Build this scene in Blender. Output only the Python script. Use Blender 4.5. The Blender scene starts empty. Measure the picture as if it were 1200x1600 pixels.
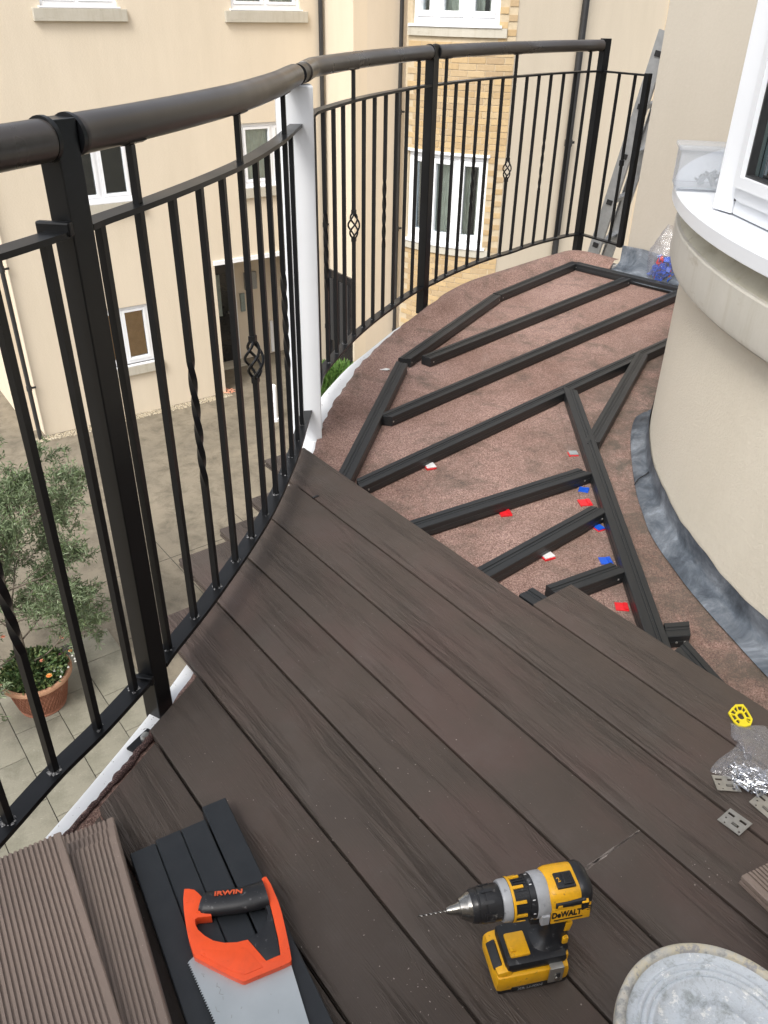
import bpy, math, random
from mathutils import Vector, Matrix
from mathutils.geometry import tessellate_polygon
R = math.radians
rnd = random.Random(7)
scn = bpy.context.scene
col = scn.collection

# ------------------------------------------------------------------ camera
FPX, PITCH, ROLL, EYE = 1271.15, 0.55693388, 0.019815668, 1.22
_F = Vector((0, math.cos(PITCH), -math.sin(PITCH)))
_r = Vector((1, 0, 0)); _u = _r.cross(_F)
CR = math.cos(ROLL)*_r + math.sin(ROLL)*_u
CU = -math.sin(ROLL)*_r + math.cos(ROLL)*_u
cam = bpy.data.cameras.new('camera'); camo = bpy.data.objects.new('camera', cam)
col.objects.link(camo)
camo.matrix_world = Matrix(((CR.x, CU.x, -_F.x, 0), (CR.y, CU.y, -_F.y, 0), (CR.z, CU.z, -_F.z, EYE), (0, 0, 0, 1)))
cam.sensor_fit = 'VERTICAL'; cam.sensor_height = 36; cam.lens = 36*FPX/1600
cam.clip_start = 0.02; cam.clip_end = 400
scn.camera = camo

# ------------------------------------------------------------------ sky and sun (overcast)
SUN_EL, SUN_AZ = 50, 206          # azimuth: clockwise from +Y
w = bpy.data.worlds.new('World'); scn.world = w; w.use_nodes = True
nt = w.node_tree; bg = nt.nodes['Background']
sky = nt.nodes.new('ShaderNodeTexSky'); sky.sky_type = 'NISHITA'; sky.sun_disc = False
sky.sun_elevation = R(SUN_EL); sky.sun_rotation = R(SUN_AZ)
sky.air_density = 1.0; sky.dust_density = 4.0; sky.ozone_density = 1.0
hs = nt.nodes.new('ShaderNodeHueSaturation'); hs.inputs['Saturation'].default_value = 0.28
nt.links.new(sky.outputs[0], hs.inputs['Color']); nt.links.new(hs.outputs[0], bg.inputs['Color'])
bg.inputs['Strength'].default_value = 0.15
sl = bpy.data.lights.new('sun', 'SUN'); so = bpy.data.objects.new('sun', sl); col.objects.link(so)
sl.energy = 1.15; sl.angle = R(18); sl.color = (1.0, .965, .91)
sd = Vector((math.sin(R(SUN_AZ))*math.cos(R(SUN_EL)), math.cos(R(SUN_AZ))*math.cos(R(SUN_EL)), math.sin(R(SUN_EL))))
so.rotation_euler = sd.to_track_quat('Z', 'Y').to_euler(); so.location = sd*30
vs = scn.view_settings
vs.view_transform = 'Standard'; vs.look = 'None'; vs.gamma = 1; vs.use_curve_mapping = False
vs.exposure = 0.92
scn.render.engine = 'CYCLES'

# ------------------------------------------------------------------ geometry helpers
def ray(px, py): return CR*((px-600)/FPX) - CU*((py-800)/FPX) + _F
def at(px, py, z=0.0):
    d = ray(px, py); t = (z-EYE)/d.z
    return Vector((d.x*t, d.y*t, z))
def onv(px, py, p, d):
    """point where the sight line meets the upright plane through p along horizontal d"""
    q = ray(px, py); n = Vector((-d[1], d[0])); t = (p[0]*n.x+p[1]*n.y)/(q.x*n.x+q.y*n.y)
    return Vector((q.x*t, q.y*t, EYE+q.z*t))
def V2(x): return Vector((x[0], x[1]))
def lerp(a, b, t): return a+(b-a)*t

ORI = {}
class MB:
    def __init__(s): s.v = []; s.f = []; s.m = []; s.mi = 0
    def add(s, vs_, fs):
        b = len(s.v); s.v += [Vector(p) for p in vs_]
        for f in fs: s.f.append([b+i for i in f]); s.m.append(s.mi)
    def box(s, c, size, rot=0.0, M=None):
        x, y, z = size[0]/2, size[1]/2, size[2]/2
        P = [Vector((i, j, k)) for i in (-x, x) for j in (-y, y) for k in (-z, z)]
        if M is None: M = Matrix.Rotation(rot, 3, 'Z')
        s.add([M @ p + Vector(c) for p in P], [(0,1,3,2),(4,6,7,5),(0,4,5,1),(2,3,7,6),(0,2,6,4),(1,5,7,3)])
        return s
    def beam(s, a, b, wd, ht, up=Vector((0,0,1))):
        a = Vector(a); b = Vector(b); x = (b-a).normalized(); y = up.cross(x).normalized(); z = x.cross(y)
        M = Matrix((x, y, z)).transposed()
        return s.box((a+b)/2, ((b-a).length, wd, ht), M=M)
    def prism(s, poly, z0, z1, holes=(), M=None, bev=0.0):
        loops = [list(poly)]+[list(h) for h in holes]
        M = M or Matrix.Identity(4)
        flat = [p for l in loops for p in l]; n = len(flat)
        tri = tessellate_polygon([[Vector((p[0], p[1], 0)) for p in l] for l in loops])
        vs_ = [M @ Vector((p[0], p[1], z1)) for p in flat]+[M @ Vector((p[0], p[1], z0)) for p in flat]
        fs = []
        for t in tri:
            a, b, c = [flat[i] for i in t]
            ar = (b[0]-a[0])*(c[1]-a[1])-(b[1]-a[1])*(c[0]-a[0])
            if ar < 0: t = (t[0], t[2], t[1])
            fs.append(tuple(t)); fs.append((t[2]+n, t[1]+n, t[0]+n))
        o = 0
        for l in loops:
            k = len(l)
            for i in range(k): fs.append((o+i, o+n+i, o+n+(i+1) % k, o+(i+1) % k))
            o += k
        s.add(vs_, fs); return s
    def sweep(s, path, sec, up=Vector((0,0,1)), closed=False, caps=True, scale=None, twist=None):
        """sec: list of (side, up) points; path list of Vector"""
        n = len(path); k = len(sec); vs_ = []; prev = None
        for i, p in enumerate(path):
            a = path[max(0, i-1)]; b = path[min(n-1, i+1)]
            t = (Vector(b)-Vector(a)).normalized()
            sd_ = t.cross(up)
            if sd_.length < 1e-4: sd_ = prev or Vector((1,0,0))
            sd_.normalize(); prev = sd_; u2 = sd_.cross(t).normalized()
            sc = scale[i] if scale else 1
            tw = twist[i] if twist else 0
            for (q, r_) in sec:
                q2 = q*math.cos(tw)-r_*math.sin(tw); r2 = q*math.sin(tw)+r_*math.cos(tw)
                vs_.append(Vector(p)+sd_*q2*sc+u2*r2*sc)
        fs = []
        for i in range(n-1):
            for j in range(k):
                fs.append((i*k+j, i*k+(j+1) % k, (i+1)*k+(j+1) % k, (i+1)*k+j))
        if caps: fs.append(tuple(reversed(range(k)))); fs.append(tuple((n-1)*k+j for j in range(k)))
        s.add(vs_, fs); return s
    def tube(s, path, r, n=12, **kw):
        path = [Vector(p) for p in path]
        rs = r if isinstance(r, (list, tuple)) else None
        rr = 1 if rs else r
        sec = [(rr*math.cos(2*math.pi*i/n), rr*math.sin(2*math.pi*i/n)) for i in range(n)]
        up = kw.pop('up', None)
        if up is None:
            d = (path[-1]-path[0]).normalized(); up = Vector((0,0,1)) if abs(d.z) < .9 else Vector((0,1,0))
        return s.sweep(path, sec, up=up, scale=rs, **kw)
    def lathe(s, prof, n=32, c=(0,0,0), a0=0, a1=2*math.pi, M=None):
        full = abs(a1-a0-2*math.pi) < 1e-6; m = n if full else n+1
        M = M or Matrix.Identity(4); c = Vector(c); vs_ = []
        for i in range(m):
            a = a0+(a1-a0)*i/n
            for (r_, z) in prof: vs_.append(M @ (Vector((r_*math.cos(a), r_*math.sin(a), z)))+c)
        k = len(prof); fs = []
        for i in range(n):
            i2 = (i+1) % m
            for j in range(k-1): fs.append((i*k+j, i2*k+j, i2*k+j+1, i*k+j+1))
        s.add(vs_, fs); return s
    def extr(s, prof, x0, x1, k0=0.0, k1=0.0, M=None):
        """prof: closed list (y,z); ends at x0+k0*y, x1+k1*y"""
        M = M or Matrix.Identity(4); k = len(prof)
        vs_ = [M @ Vector((x0+k0*y, y, z)) for y, z in prof]+[M @ Vector((x1+k1*y, y, z)) for y, z in prof]
        tri = tessellate_polygon([[Vector((y, z, 0)) for y, z in prof]])
        fs = [(j, j+k, (j+1) % k+k, (j+1) % k) for j in range(k)]
        for t in tri: fs.append(tuple(t)); fs.append((t[2]+k, t[1]+k, t[0]+k))
        s.add(vs_, fs); return s
    def build(s, name, mat, parent=None, origin=None, sharp=30, smooth=True, bevel=0, label=None):
        o0 = Vector(origin) if origin is not None else (ORI[parent.name] if parent else Vector((0,0,0)))
        me = bpy.data.meshes.new(name)
        me.from_pydata([p-o0 for p in s.v], [], s.f)
        mats = mat if isinstance(mat, (list, tuple)) else [mat]
        for m_ in mats: me.materials.append(m_)
        if len(mats) > 1: me.polygons.foreach_set('material_index', s.m)
        me.validate(); me.update()
        import bmesh
        bm = bmesh.new(); bm.from_mesh(me)
        if bevel:
            bmesh.ops.remove_doubles(bm, verts=bm.verts, dist=1e-5)
        bmesh.ops.recalc_face_normals(bm, faces=bm.faces)
        if bevel:
            ed = [e for e in bm.edges if len(e.link_faces) == 2 and e.calc_face_angle(0) > R(40)]
            bmesh.ops.bevel(bm, geom=ed, offset=bevel, segments=2, affect='EDGES', profile=.6, clamp_overlap=True)
        bm.to_mesh(me); bm.free()
        if smooth:
            me.shade_smooth(); me.set_sharp_from_angle(angle=R(sharp))
        o = bpy.data.objects.new(name, me); col.objects.link(o)
        ORI[o.name] = o0
        if parent: o.parent = parent; o.location = o0-ORI[parent.name]
        else: o.location = o0
        if label: o['label'] = label
        return o
def thing(name, label, cat, loc=(0,0,0), group=None, rz=0):
    o = bpy.data.objects.new(name, None); col.objects.link(o); o.location = loc; ORI[o.name] = Vector(loc)
    o.empty_display_size = .05; o.rotation_euler.z = rz
    o['label'] = label; o['category'] = cat
    if group: o['group'] = group
    return o
def tag(o, label=None, cat=None, group=None, kind=None):
    if label: o['label'] = label
    if cat: o['category'] = cat
    if group: o['group'] = group
    if kind: o['kind'] = kind
    return o
def copy_tree(o, parent=None):
    c = o.copy(); col.objects.link(c)
    if parent: c.parent = parent
    for ch in list(o.children): copy_tree(ch, c)
    return c
def spline(pts, n=8):
    """Catmull-Rom through pts"""
    P_ = [Vector(p) for p in pts]; P_ = [2*P_[0]-P_[1]]+P_+[2*P_[-1]-P_[-2]]; out = []
    for i in range(1, len(P_)-2):
        a, b, c, d = P_[i-1:i+3]
        for j in range(n):
            t = j/n
            out.append(.5*((2*b)+(c-a)*t+(2*a-5*b+4*c-d)*t*t+(3*b-a-3*c+d)*t**3))
    out.append(P_[-2]); return out

# ------------------------------------------------------------------ materials
class NT:
    def __init__(s, name):
        s.mat = bpy.data.materials.new(name); s.mat.use_nodes = True; s.t = s.mat.node_tree
        s.b = s.t.nodes['Principled BSDF']; s.out = s.t.nodes['Material Output']
        s.tc = s.t.nodes.new('ShaderNodeTexCoord')
    def n(s, typ, **kw):
        x = s.t.nodes.new(typ)
        for k, v in kw.items():
            if k in ('inp',):
                for kk, vv in v.items(): x.inputs[kk].default_value = vv
            else: setattr(x, k, v)
        return x
    def l(s, a, b): s.t.links.new(a, b)
    def coord(s, scale=(1,1,1), kind='Object', rnd_=False):
        m = s.n('ShaderNodeMapping'); m.inputs['Scale'].default_value = scale
        src = s.tc.outputs[kind]
        if rnd_:
            oi = s.n('ShaderNodeObjectInfo'); mul = s.n('ShaderNodeMath', operation='MULTIPLY'); mul.inputs[1].default_value = 37.0
            s.l(oi.outputs['Random'], mul.inputs[0]); ad = s.n('ShaderNodeVectorMath', operation='ADD')
            s.l(src, ad.inputs[0]); s.l(mul.outputs[0], ad.inputs[1]); src = ad.outputs[0]
        s.l(src, m.inputs['Vector']); return m.outputs[0]
    def noise(s, vec, scale, detail=4, rough=.55, dist=0.0):
        x = s.n('ShaderNodeTexNoise'); x.inputs['Scale'].default_value = scale; x.inputs['Detail'].default_value = detail
        x.inputs['Roughness'].default_value = rough; x.inputs['Distortion'].default_value = dist
        s.l(vec, x.inputs['Vector']); return x.outputs['Fac']
    def ramp(s, fac, stops):
        x = s.n('ShaderNodeValToRGB'); cr = x.color_ramp
        while len(cr.elements) > 1: cr.elements.remove(cr.elements[-1])
        cr.elements[0].position = stops[0][0]; cr.elements[0].color = c4(stops[0][1])
        for p, c in stops[1:]: e = cr.elements.new(p); e.color = c4(c)
        s.l(fac, x.inputs['Fac']); return x.outputs['Color']
    def mix(s, fac, a, b, mode='MIX'):
        x = s.n('ShaderNodeMix', data_type='RGBA', blend_type=mode)
        if isinstance(fac, float): x.inputs[0].default_value = fac
        else: s.l(fac, x.inputs[0])
        for i, q in ((6, a), (7, b)):
            if isinstance(q, (tuple, list, float)): x.inputs[i].default_value = c4(q)
            else: s.l(q, x.inputs[i])
        return x.outputs[2]
    def bump(s, h, strength=.3, dist=.002, prev=None):
        x = s.n('ShaderNodeBump'); x.inputs['Strength'].default_value = strength; x.inputs['Distance'].default_value = dist
        s.l(h, x.inputs['Height'])
        if prev is not None: s.l(prev, x.inputs['Normal'])
        return x.outputs[0]
    def fin(s, color=None, rough=None, metal=0.0, normal=None, **kw):
        b = s.b
        if color is not None:
            if isinstance(color, (tuple, list, float)): b.inputs['Base Color'].default_value = c4(color)
            else: s.l(color, b.inputs['Base Color'])
        if rough is not None:
            if isinstance(rough, float): b.inputs['Roughness'].default_value = rough
            else: s.l(rough, b.inputs['Roughness'])
        b.inputs['Metallic'].default_value = metal
        if normal is not None: s.l(normal, b.inputs['Normal'])
        for k, v in kw.items(): b.inputs[k.replace('_', ' ')].default_value = v
        return s.mat
def c4(c):
    if isinstance(c, float): return (c, c, c, 1)
    return (c[0], c[1], c[2], 1) if len(c) == 3 else c
def sg(r, g, b):
    f = lambda v: (v/255/12.92) if v/255 <= .04045 else ((v/255+.055)/1.055)**2.4
    return (f(r), f(g), f(b))
def simple(name, c, c2=None, scale=40, rough=.5, metal=0.0, bs=None, bd=.0005, bscale=200, rr=None, **kw):
    t = NT(name); v = t.coord(rnd_=True)
    c2 = c2 or tuple(x*.8 for x in c)
    colr = t.ramp(t.noise(v, scale, 5), [(.35, c), (.65, c2)])
    nm = t.bump(t.noise(v, bscale, 3), bs, bd) if bs else None
    rg = rough
    if rr:
        x = t.n('ShaderNodeMapRange'); x.inputs['To Min'].default_value = rr[0]; x.inputs['To Max'].default_value = rr[1]
        t.l(t.noise(v, scale*1.7, 4), x.inputs['Value']); rg = x.outputs[0]
    return t.fin(colr, rg, metal, nm, **kw)

def render_mat(name, c, rel=1.0, stain=.06, bs=.5, ps=38):
    t = NT(name); v = t.coord()
    big = t.noise(v, .35, 4, .6); fine = t.noise(v, 90, 4, .7); pits = t.noise(v, ps, 6, .65, .4)
    a = t.ramp(big, [(.3, tuple(x*(1-stain) for x in c)), (.7, c)])
    a = t.mix(.10, a, t.ramp(fine, [(.3, (.55,.52,.47)), (.7, (1.,1.,1.))]), 'MULTIPLY')
    st = t.coord((1.5, 1.5, .25)); drip = t.ramp(t.noise(st, 2.2, 6, .65), [(.3, (.92,.915,.90)), (.6, (1.,1.,1.))])
    a = t.mix(.6, a, drip, 'MULTIPLY')
    n1 = t.bump(t.ramp(pits, [(.42, (0.,0.,0.)), (.58, (1.,1.,1.))]), bs*rel, .0012)
    n2 = t.bump(fine, bs*.6*rel, .0006, n1)
    return t.fin(a, .9, normal=n2)
M = {}
M['cream'] = render_mat('cream_render', (.71, .62, .49))
M['cream_near'] = render_mat('cream_render_near', (.75, .685, .565), 1.0, .06, .55, 150)
M['cream_shaded'] = render_mat('cream_render_shaded', (.46, .42, .355), .6, .12, .4, 60)  # darker, greyer cream: the main wall's shade is put into its base colour
M['cream_pale'] = render_mat('cream_render_pale', (.68, .60, .49))
def woodmat(name, a, b, c, sharpness=1.0):
    t = NT(name); v0 = t.coord((1,1,1), rnd_=True)
    big = t.noise(v0, 3.2, 4, .6, .3)
    base = t.ramp(big, [(.30, a), (.48, b), (.66, c)])
    # embossed wood grain: long distorted bands running along X
    vs1 = t.coord((1.1, 22, 22), rnd_=True)
    wv = t.n('ShaderNodeTexNoise', noise_dimensions='3D'); wv.inputs['Scale'].default_value = 2.2; wv.inputs['Detail'].default_value = 1.5; wv.inputs['Distortion'].default_value = 1.2
    t.l(vs1, wv.inputs['Vector'])
    mul = t.n('ShaderNodeMath', operation='MULTIPLY'); mul.inputs[1].default_value = 150; t.l(wv.outputs['Fac'], mul.inputs[0])
    sn = t.n('ShaderNodeMath', operation='SINE'); t.l(mul.outputs[0], sn.inputs[0])
    vs2 = t.coord((9, 420, 420), rnd_=True); st = t.noise(vs2, 1.0, 3, .6)
    mask = t.ramp(t.noise(t.coord((1.2, 7, 7), rnd_=True), 2.0, 3), [(.42, (0.,0.,0.)), (.62, (1.,1.,1.))])
    mm = t.n('ShaderNodeMath', operation='MULTIPLY'); t.l(sn.outputs[0], mm.inputs[0]); t.l(mask, mm.inputs[1])
    nrm = t.bump(mm.outputs[0], .8*sharpness, .0007)
    nrm = t.bump(st, .9*sharpness, .0008, nrm)
    mpos = t.n('ShaderNodeMapRange'); mpos.inputs['From Min'].default_value = -.9; mpos.inputs['From Max'].default_value = .4
    mpos.inputs['To Min'].default_value = .82; mpos.inputs['To Max'].default_value = 1.0; t.l(mm.outputs[0], mpos.inputs['Value'])
    base = t.mix(.55*sharpness, base, mpos.outputs[0], 'MULTIPLY')
    speck = t.ramp(t.noise(t.coord(rnd_=True), 260, 2, .5), [(.70, (0.,0.,0.)), (.78, (1.,1.,1.))])
    base = t.mix(speck, base, tuple(x*1.6 for x in b))
    dust = t.ramp(t.noise(v0, 9, 5, .7), [(.5, (0.,0.,0.)), (.8, (.25,.25,.25))])
    base = t.mix(dust, base, (.12, .108, .10))
    ro = t.ramp(t.noise(v0, 12, 4), [(.3, (.50,.50,.50)), (.7, (.66,.66,.66))])
    return t.fin(base, ro, normal=nrm, Specular_IOR_Level=.32)
M['deck'] = woodmat('deck_composite', (.067,.053,.045), (.077,.060,.050), (.090,.063,.054))
M['groove'] = woodmat('grooved_composite', (.215,.168,.142), (.235,.182,.152), (.25,.19,.158), .18)
M['joist'] = simple('black_composite', (.011,.014,.018), (.016,.019,.023), 30, .5, bs=.35, bd=.0004, bscale=300, rr=(.42,.6))
t = NT('joist_composite'); v = t.coord(rnd_=True)
M['joist_top'] = t.fin(t.ramp(t.noise(t.coord((2,60,60), rnd_=True), 3, 4), [(.3, (.012,.014,.016)), (.7, (.021,.022,.023))]), .40,
    normal=t.bump(t.noise(t.coord((4,300,300), rnd_=True), 2, 2), .35, .0005))
t = NT('black_paint'); v = t.coord()
M['iron'] = t.fin(t.ramp(t.noise(v, 25, 5), [(.35, (.0045,.005,.006)), (.8, (.007,.0075,.009))]), t.ramp(t.noise(v, 6, 2), [(.3, (.28,.28,.28)), (.7, (.38,.38,.38))]), normal=t.bump(t.noise(v, 25, 1), .03, .0005), Specular_IOR_Level=.38)
t = NT('weld_dust'); M['weld'] = t.fin(t.ramp(t.noise(t.coord(), 260, 3), [(.42, (.010,.010,.012)), (.62, (.22,.22,.22))]), .5, normal=t.bump(t.noise(t.coord(), 300, 2), .6, .001))
t = NT('handrail_plastic'); v = t.coord((1,1,1))
hc = t.ramp(t.noise(v, 5, 3, .5), [(.3, (.036,.030,.027)), (.7, (.048,.041,.037))])
hc = t.mix(t.ramp(t.noise(t.coord(), 160, 3), [(.74, (0.,0.,0.)), (.80, (.6,.6,.6))]), hc, (.22,.21,.20))
M['handrail'] = t.fin(hc, t.ramp(t.noise(v, 8, 3), [(.3, (.26,.26,.26)), (.7, (.36,.36,.36))]), normal=t.bump(t.noise(v, 12, 1), .03, .0004), Specular_IOR_Level=.6)
t = NT('white_gloss_paint'); v = t.coord()
wc = t.ramp(t.noise(v, 6, 4), [(.3, (.78,.79,.80)), (.7, (.84,.85,.86))])
sp = t.ramp(t.noise(v, 95, 4, .65), [(.655, (0.,0.,0.)), (.69, (1.,1.,1.))])
M['white_dirty'] = t.fin(t.mix(sp, wc, (.10,.08,.07)), .42)
M['white'] = simple('white_upvc', (.74,.76,.79), (.71,.73,.76), 4, .35)
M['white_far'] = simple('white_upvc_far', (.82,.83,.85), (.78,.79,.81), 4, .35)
def stone_mat(name, a, b, dark, amt):
    t = NT(name); v = t.coord()
    c = t.ramp(t.noise(v, 5, 6, .65), [(.3, a), (.7, b)])
    m_ = t.ramp(t.noise(t.coord((1.2,1.2,3.5)), 4.5, 8, .75), [(.56, (0.,0.,0.)), (.68, (amt,amt,amt))])
    c = t.mix(m_, c, dark)
    sk = t.ramp(t.noise(t.coord((16,16,1.6)), 1.0, 6, .7), [(.5, (1.,1.,1.)), (.72, (.80,.76,.68))]); c = t.mix(.55, c, sk, 'MULTIPLY')
    return t.fin(c, .9, normal=t.bump(t.noise(v, 70, 6, .7), .5, .0015))
M['stone'] = stone_mat('cast_stone', (.60,.57,.505), (.53,.505,.44), (.36,.31,.23), .5)
M['stone_ledge'] = stone_mat('mossy_stone_ledge', (.56,.53,.43), (.40,.37,.29), (.17,.145,.09), .7)
M['stone_far'] = stone_mat('far_sill_stone', (.50,.47,.40), (.44,.41,.34), (.3,.27,.2), .5)
# mineral felt
RZ_ = -.066
t = NT('mineral_felt'); v = t.coord()
g = t.noise(v, 420, 2, .6); g2 = t.n('ShaderNodeTexVoronoi'); g2.inputs['Scale'].default_value = 330; t.l(v, g2.inputs['Vector'])
fc = t.mix(.62, t.ramp(g, [(.36, (.14,.075,.062)), (.50, (.31,.20,.17)), (.66, (.56,.40,.34))]), t.ramp(g2.outputs['Color'], [(.15, (.12,.06,.05)), (.5, (.32,.20,.168)), (.85, (.54,.38,.32))]))
wet = t.ramp(t.noise(v, 1.7, 6, .7), [(.36, (1.,1.,1.)), (.62, (.56,.50,.46))])
fc = t.mix(.8, fc, wet, 'MULTIPLY')
dirt = t.ramp(t.noise(v, 4.5, 8, .78, .4), [(.50, (0.,0.,0.)), (.70, (.9,.9,.9))])
fc = t.mix(dirt, fc, (.085,.068,.052))
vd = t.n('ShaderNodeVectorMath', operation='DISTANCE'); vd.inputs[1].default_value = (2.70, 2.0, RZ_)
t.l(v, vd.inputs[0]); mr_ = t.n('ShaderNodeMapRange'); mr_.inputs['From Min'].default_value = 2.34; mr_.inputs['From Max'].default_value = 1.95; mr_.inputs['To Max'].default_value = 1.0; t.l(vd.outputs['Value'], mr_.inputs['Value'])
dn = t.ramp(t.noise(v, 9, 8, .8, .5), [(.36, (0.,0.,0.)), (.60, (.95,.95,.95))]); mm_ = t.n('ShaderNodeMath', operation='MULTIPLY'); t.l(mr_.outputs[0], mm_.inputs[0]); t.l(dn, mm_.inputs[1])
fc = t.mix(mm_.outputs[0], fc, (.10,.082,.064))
pale_streak = t.ramp(t.noise(t.coord((3,.8,3)), 3.0, 6, .7), [(.60, (0.,0.,0.)), (.8, (.30,.30,.30))])  # paler pinkish streaks from stretched noise
fc = t.mix(pale_streak, fc, (.46,.37,.33))
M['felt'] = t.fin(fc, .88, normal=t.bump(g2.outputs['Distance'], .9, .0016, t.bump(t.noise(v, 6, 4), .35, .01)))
t = NT('felt_edge'); v = t.coord()
M['felt_edge'] = t.fin(t.ramp(t.noise(v, 420, 3, .6), [(.40, (.028,.014,.013)), (.56, (.10,.05,.045)), (.70, (.40,.28,.25))]), .8, normal=t.bump(t.noise(v, 330, 2), .9, .003))
# lead
t = NT('lead'); v = t.coord()
lc = t.ramp(t.noise(v, 7, 8, .7, .6), [(.32, (.035,.042,.052)), (.45, (.085,.10,.12)), (.56, (.17,.19,.215)), (.68, (.34,.37,.41))])
M['lead'] = t.fin(lc, .45, .2, normal=t.bump(t.noise(v, 14, 6, .65), .35, .004))
# concrete / paving far below
def paving(name, a, b, d):
    t = NT(name); v = t.coord()
    c = t.ramp(t.noise(v, .9, 10, .72, .3), [(.35, a), (.65, b)])
    c = t.mix(t.ramp(t.noise(v, 3.2, 8, .75, .4), [(.46, (0.,0.,0.)), (.68, (.85,.85,.85))]), c, d)
    c = t.mix(.35, c, t.ramp(t.noise(v, 70, 4, .8), [(.3, (.45,.45,.42)), (.7, (1.,1.,1.))]), 'MULTIPLY')
    c = t.mix(t.ramp(t.noise(v, 24, 5, .7), [(.64, (0.,0.,0.)), (.70, (.5,.5,.5))]), c, (.40,.38,.33))
    return t.fin(c, .9, normal=t.bump(t.noise(v, 20, 6), .4, .004))
M['concrete'] = paving('stained_concrete', (.25,.215,.16), (.175,.152,.115), (.10,.086,.062))
M['slab'] = paving('paving_slab', (.25,.235,.185), (.205,.195,.15), (.14,.135,.10))
M['joint'] = simple('dark_joint', (.06,.055,.045), rough=.95)
def brickm():
    t = NT('yellow_brick'); oi = t.n('ShaderNodeObjectInfo'); ge = t.n('ShaderNodeNewGeometry')
    ad = t.n('ShaderNodeMath', operation='ADD'); t.l(oi.outputs['Random'], ad.inputs[0]); t.l(ge.outputs['Random Per Island'], ad.inputs[1])
    fr = t.n('ShaderNodeMath', operation='FRACT'); t.l(ad.outputs[0], fr.inputs[0])
    c = t.ramp(fr.outputs[0], [(.0, (.46,.325,.17)), (.3, (.54,.395,.215)), (.5, (.43,.305,.165)), (.7, (.52,.395,.235)), (.9, (.41,.30,.18)), (1., (.56,.42,.24))])
    v = t.coord(rnd_=True)
    c = t.mix(.5, c, t.ramp(t.noise(v, 30, 5, .7), [(.3, (.7,.66,.6)), (.7, (1.,1.,1.))]), 'MULTIPLY')
    return t.fin(c, .9, normal=t.bump(t.noise(v, 60, 4), .4, .002))
M['brick'] = brickm()
M['mortar'] = simple('mortar', (.52,.43,.30), (.47,.385,.26), 20, .95)
M['pipe'] = simple('black_downpipe', (.022,.022,.023), (.032,.032,.033), 5, .4)
# glass
def glassm(name, tint, mixv):
    t = NT(name); tr = t.n('ShaderNodeBsdfTransparent'); tr.inputs[0].default_value = c4(tint)
    gl = t.n('ShaderNodeBsdfGlossy'); gl.inputs['Roughness'].default_value = .02; gl.inputs[0].default_value = (.9,.95,1,1)
    fr = t.n('ShaderNodeFresnel'); fr.inputs[0].default_value = 1.5
    ma = t.n('ShaderNodeMath', operation='ADD'); ma.inputs[1].default_value = mixv; t.l(fr.outputs[0], ma.inputs[0])
    mx = t.n('ShaderNodeMixShader'); t.l(ma.outputs[0], mx.inputs[0]); t.l(tr.outputs[0], mx.inputs[1]); t.l(gl.outputs[0], mx.inputs[2])
    t.l(mx.outputs[0], t.out.inputs[0]); return t.mat
M['glass'] = glassm('window_glass', (.95,.98,.97), .02)
M['room'] = simple('dark_room', (.035,.035,.036), rough=.9)
M['curtain'] = simple('pale_curtain', (.74,.76,.68), (.60,.62,.56), 6, .9)
M['blind'] = simple('bamboo_blind', (.66,.33,.12), (.56,.27,.09), 9, .7)
M['door'] = simple('black_door', (.012,.012,.014), (.02,.02,.022), 8, .25)
M['greybox'] = simple('grey_panel', (.32,.33,.33), rough=.5)
M['greenglass'] = simple('grey_green_panel', (.25,.30,.29), rough=.4)
M['alu'] = simple('aluminium', (.45,.46,.47), (.36,.37,.38), 20, .38, .6, bs=.2, rr=(.3,.5))
M['blackplastic'] = simple('black_plastic', (.012,.012,.013), (.022,.022,.023), 60, .45, bs=.3, bd=.0004, bscale=600, rr=(.35,.6))
M['red'] = simple('red_packer', (.72,.02,.03), (.62,.015,.02), 30, .35)
M['blue'] = simple('blue_packer', (.01,.10,.60), (.01,.08,.5), 30, .35)
M['whitep'] = simple('white_packer', (.80,.80,.80), rough=.4)
M['steel'] = simple('stainless', (.50,.49,.46), (.42,.41,.38), 60, .34, .75, rr=(.28,.42))
M['screw'] = simple('zinc_screws', (.72,.74,.78), (.5,.52,.56), 90, .22, .9)
# plastics of the tools
def toolm(name, c, scratch, amt=.6, rough=.4):
    t = NT(name); v = t.coord()
    cc = t.ramp(t.noise(v, 25, 4), [(.3, c), (.7, tuple(x*.88 for x in c))])
    m_ = t.ramp(t.noise(v, 110, 6, .7), [(.60, (0.,0.,0.)), (.68, (amt,amt,amt))])
    cc = t.mix(m_, cc, scratch)
    gm = t.ramp(t.noise(v, 28, 6, .75, .5), [(.50, (0.,0.,0.)), (.75, (amt*.55,amt*.55,amt*.55))])
    cc = t.mix(gm, cc, tuple(x*.35+.02 for x in c))
    return t.fin(cc, t.ramp(t.noise(v, 60, 4), [(.3, (rough*.8,)*3), (.7, (rough*1.25,)*3)]), normal=t.bump(t.noise(v, 300, 3), .25, .0004))
M['yellow'] = toolm('yellow_tool_plastic', (.88,.45,.012), (.22,.13,.05), .75, .36)
M['toolblack'] = toolm('black_tool_plastic', (.013,.014,.017), (.16,.16,.165), .8, .42)
M['toolgrey'] = toolm('grey_cast_metal', (.42,.43,.45), (.16,.16,.17), .8, .35)
M['chuck'] = toolm('worn_black_sleeve', (.020,.020,.022), (.20,.19,.175), .9, .35)
M['chucksteel'] = simple('bright_steel', (.42,.41,.38), (.26,.25,.24), 50, .22, .95)
M['orange'] = toolm('orange_saw_plastic', (.95,.10,.02), (.55,.05,.02), .3, .33)
M['print_orange'] = simple('orange_print', (.80,.12,.04), rough=.5)
M['print_black'] = simple('black_print', (.012,.012,.012), rough=.5)
t = NT('saw_steel'); v = t.coord()
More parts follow.
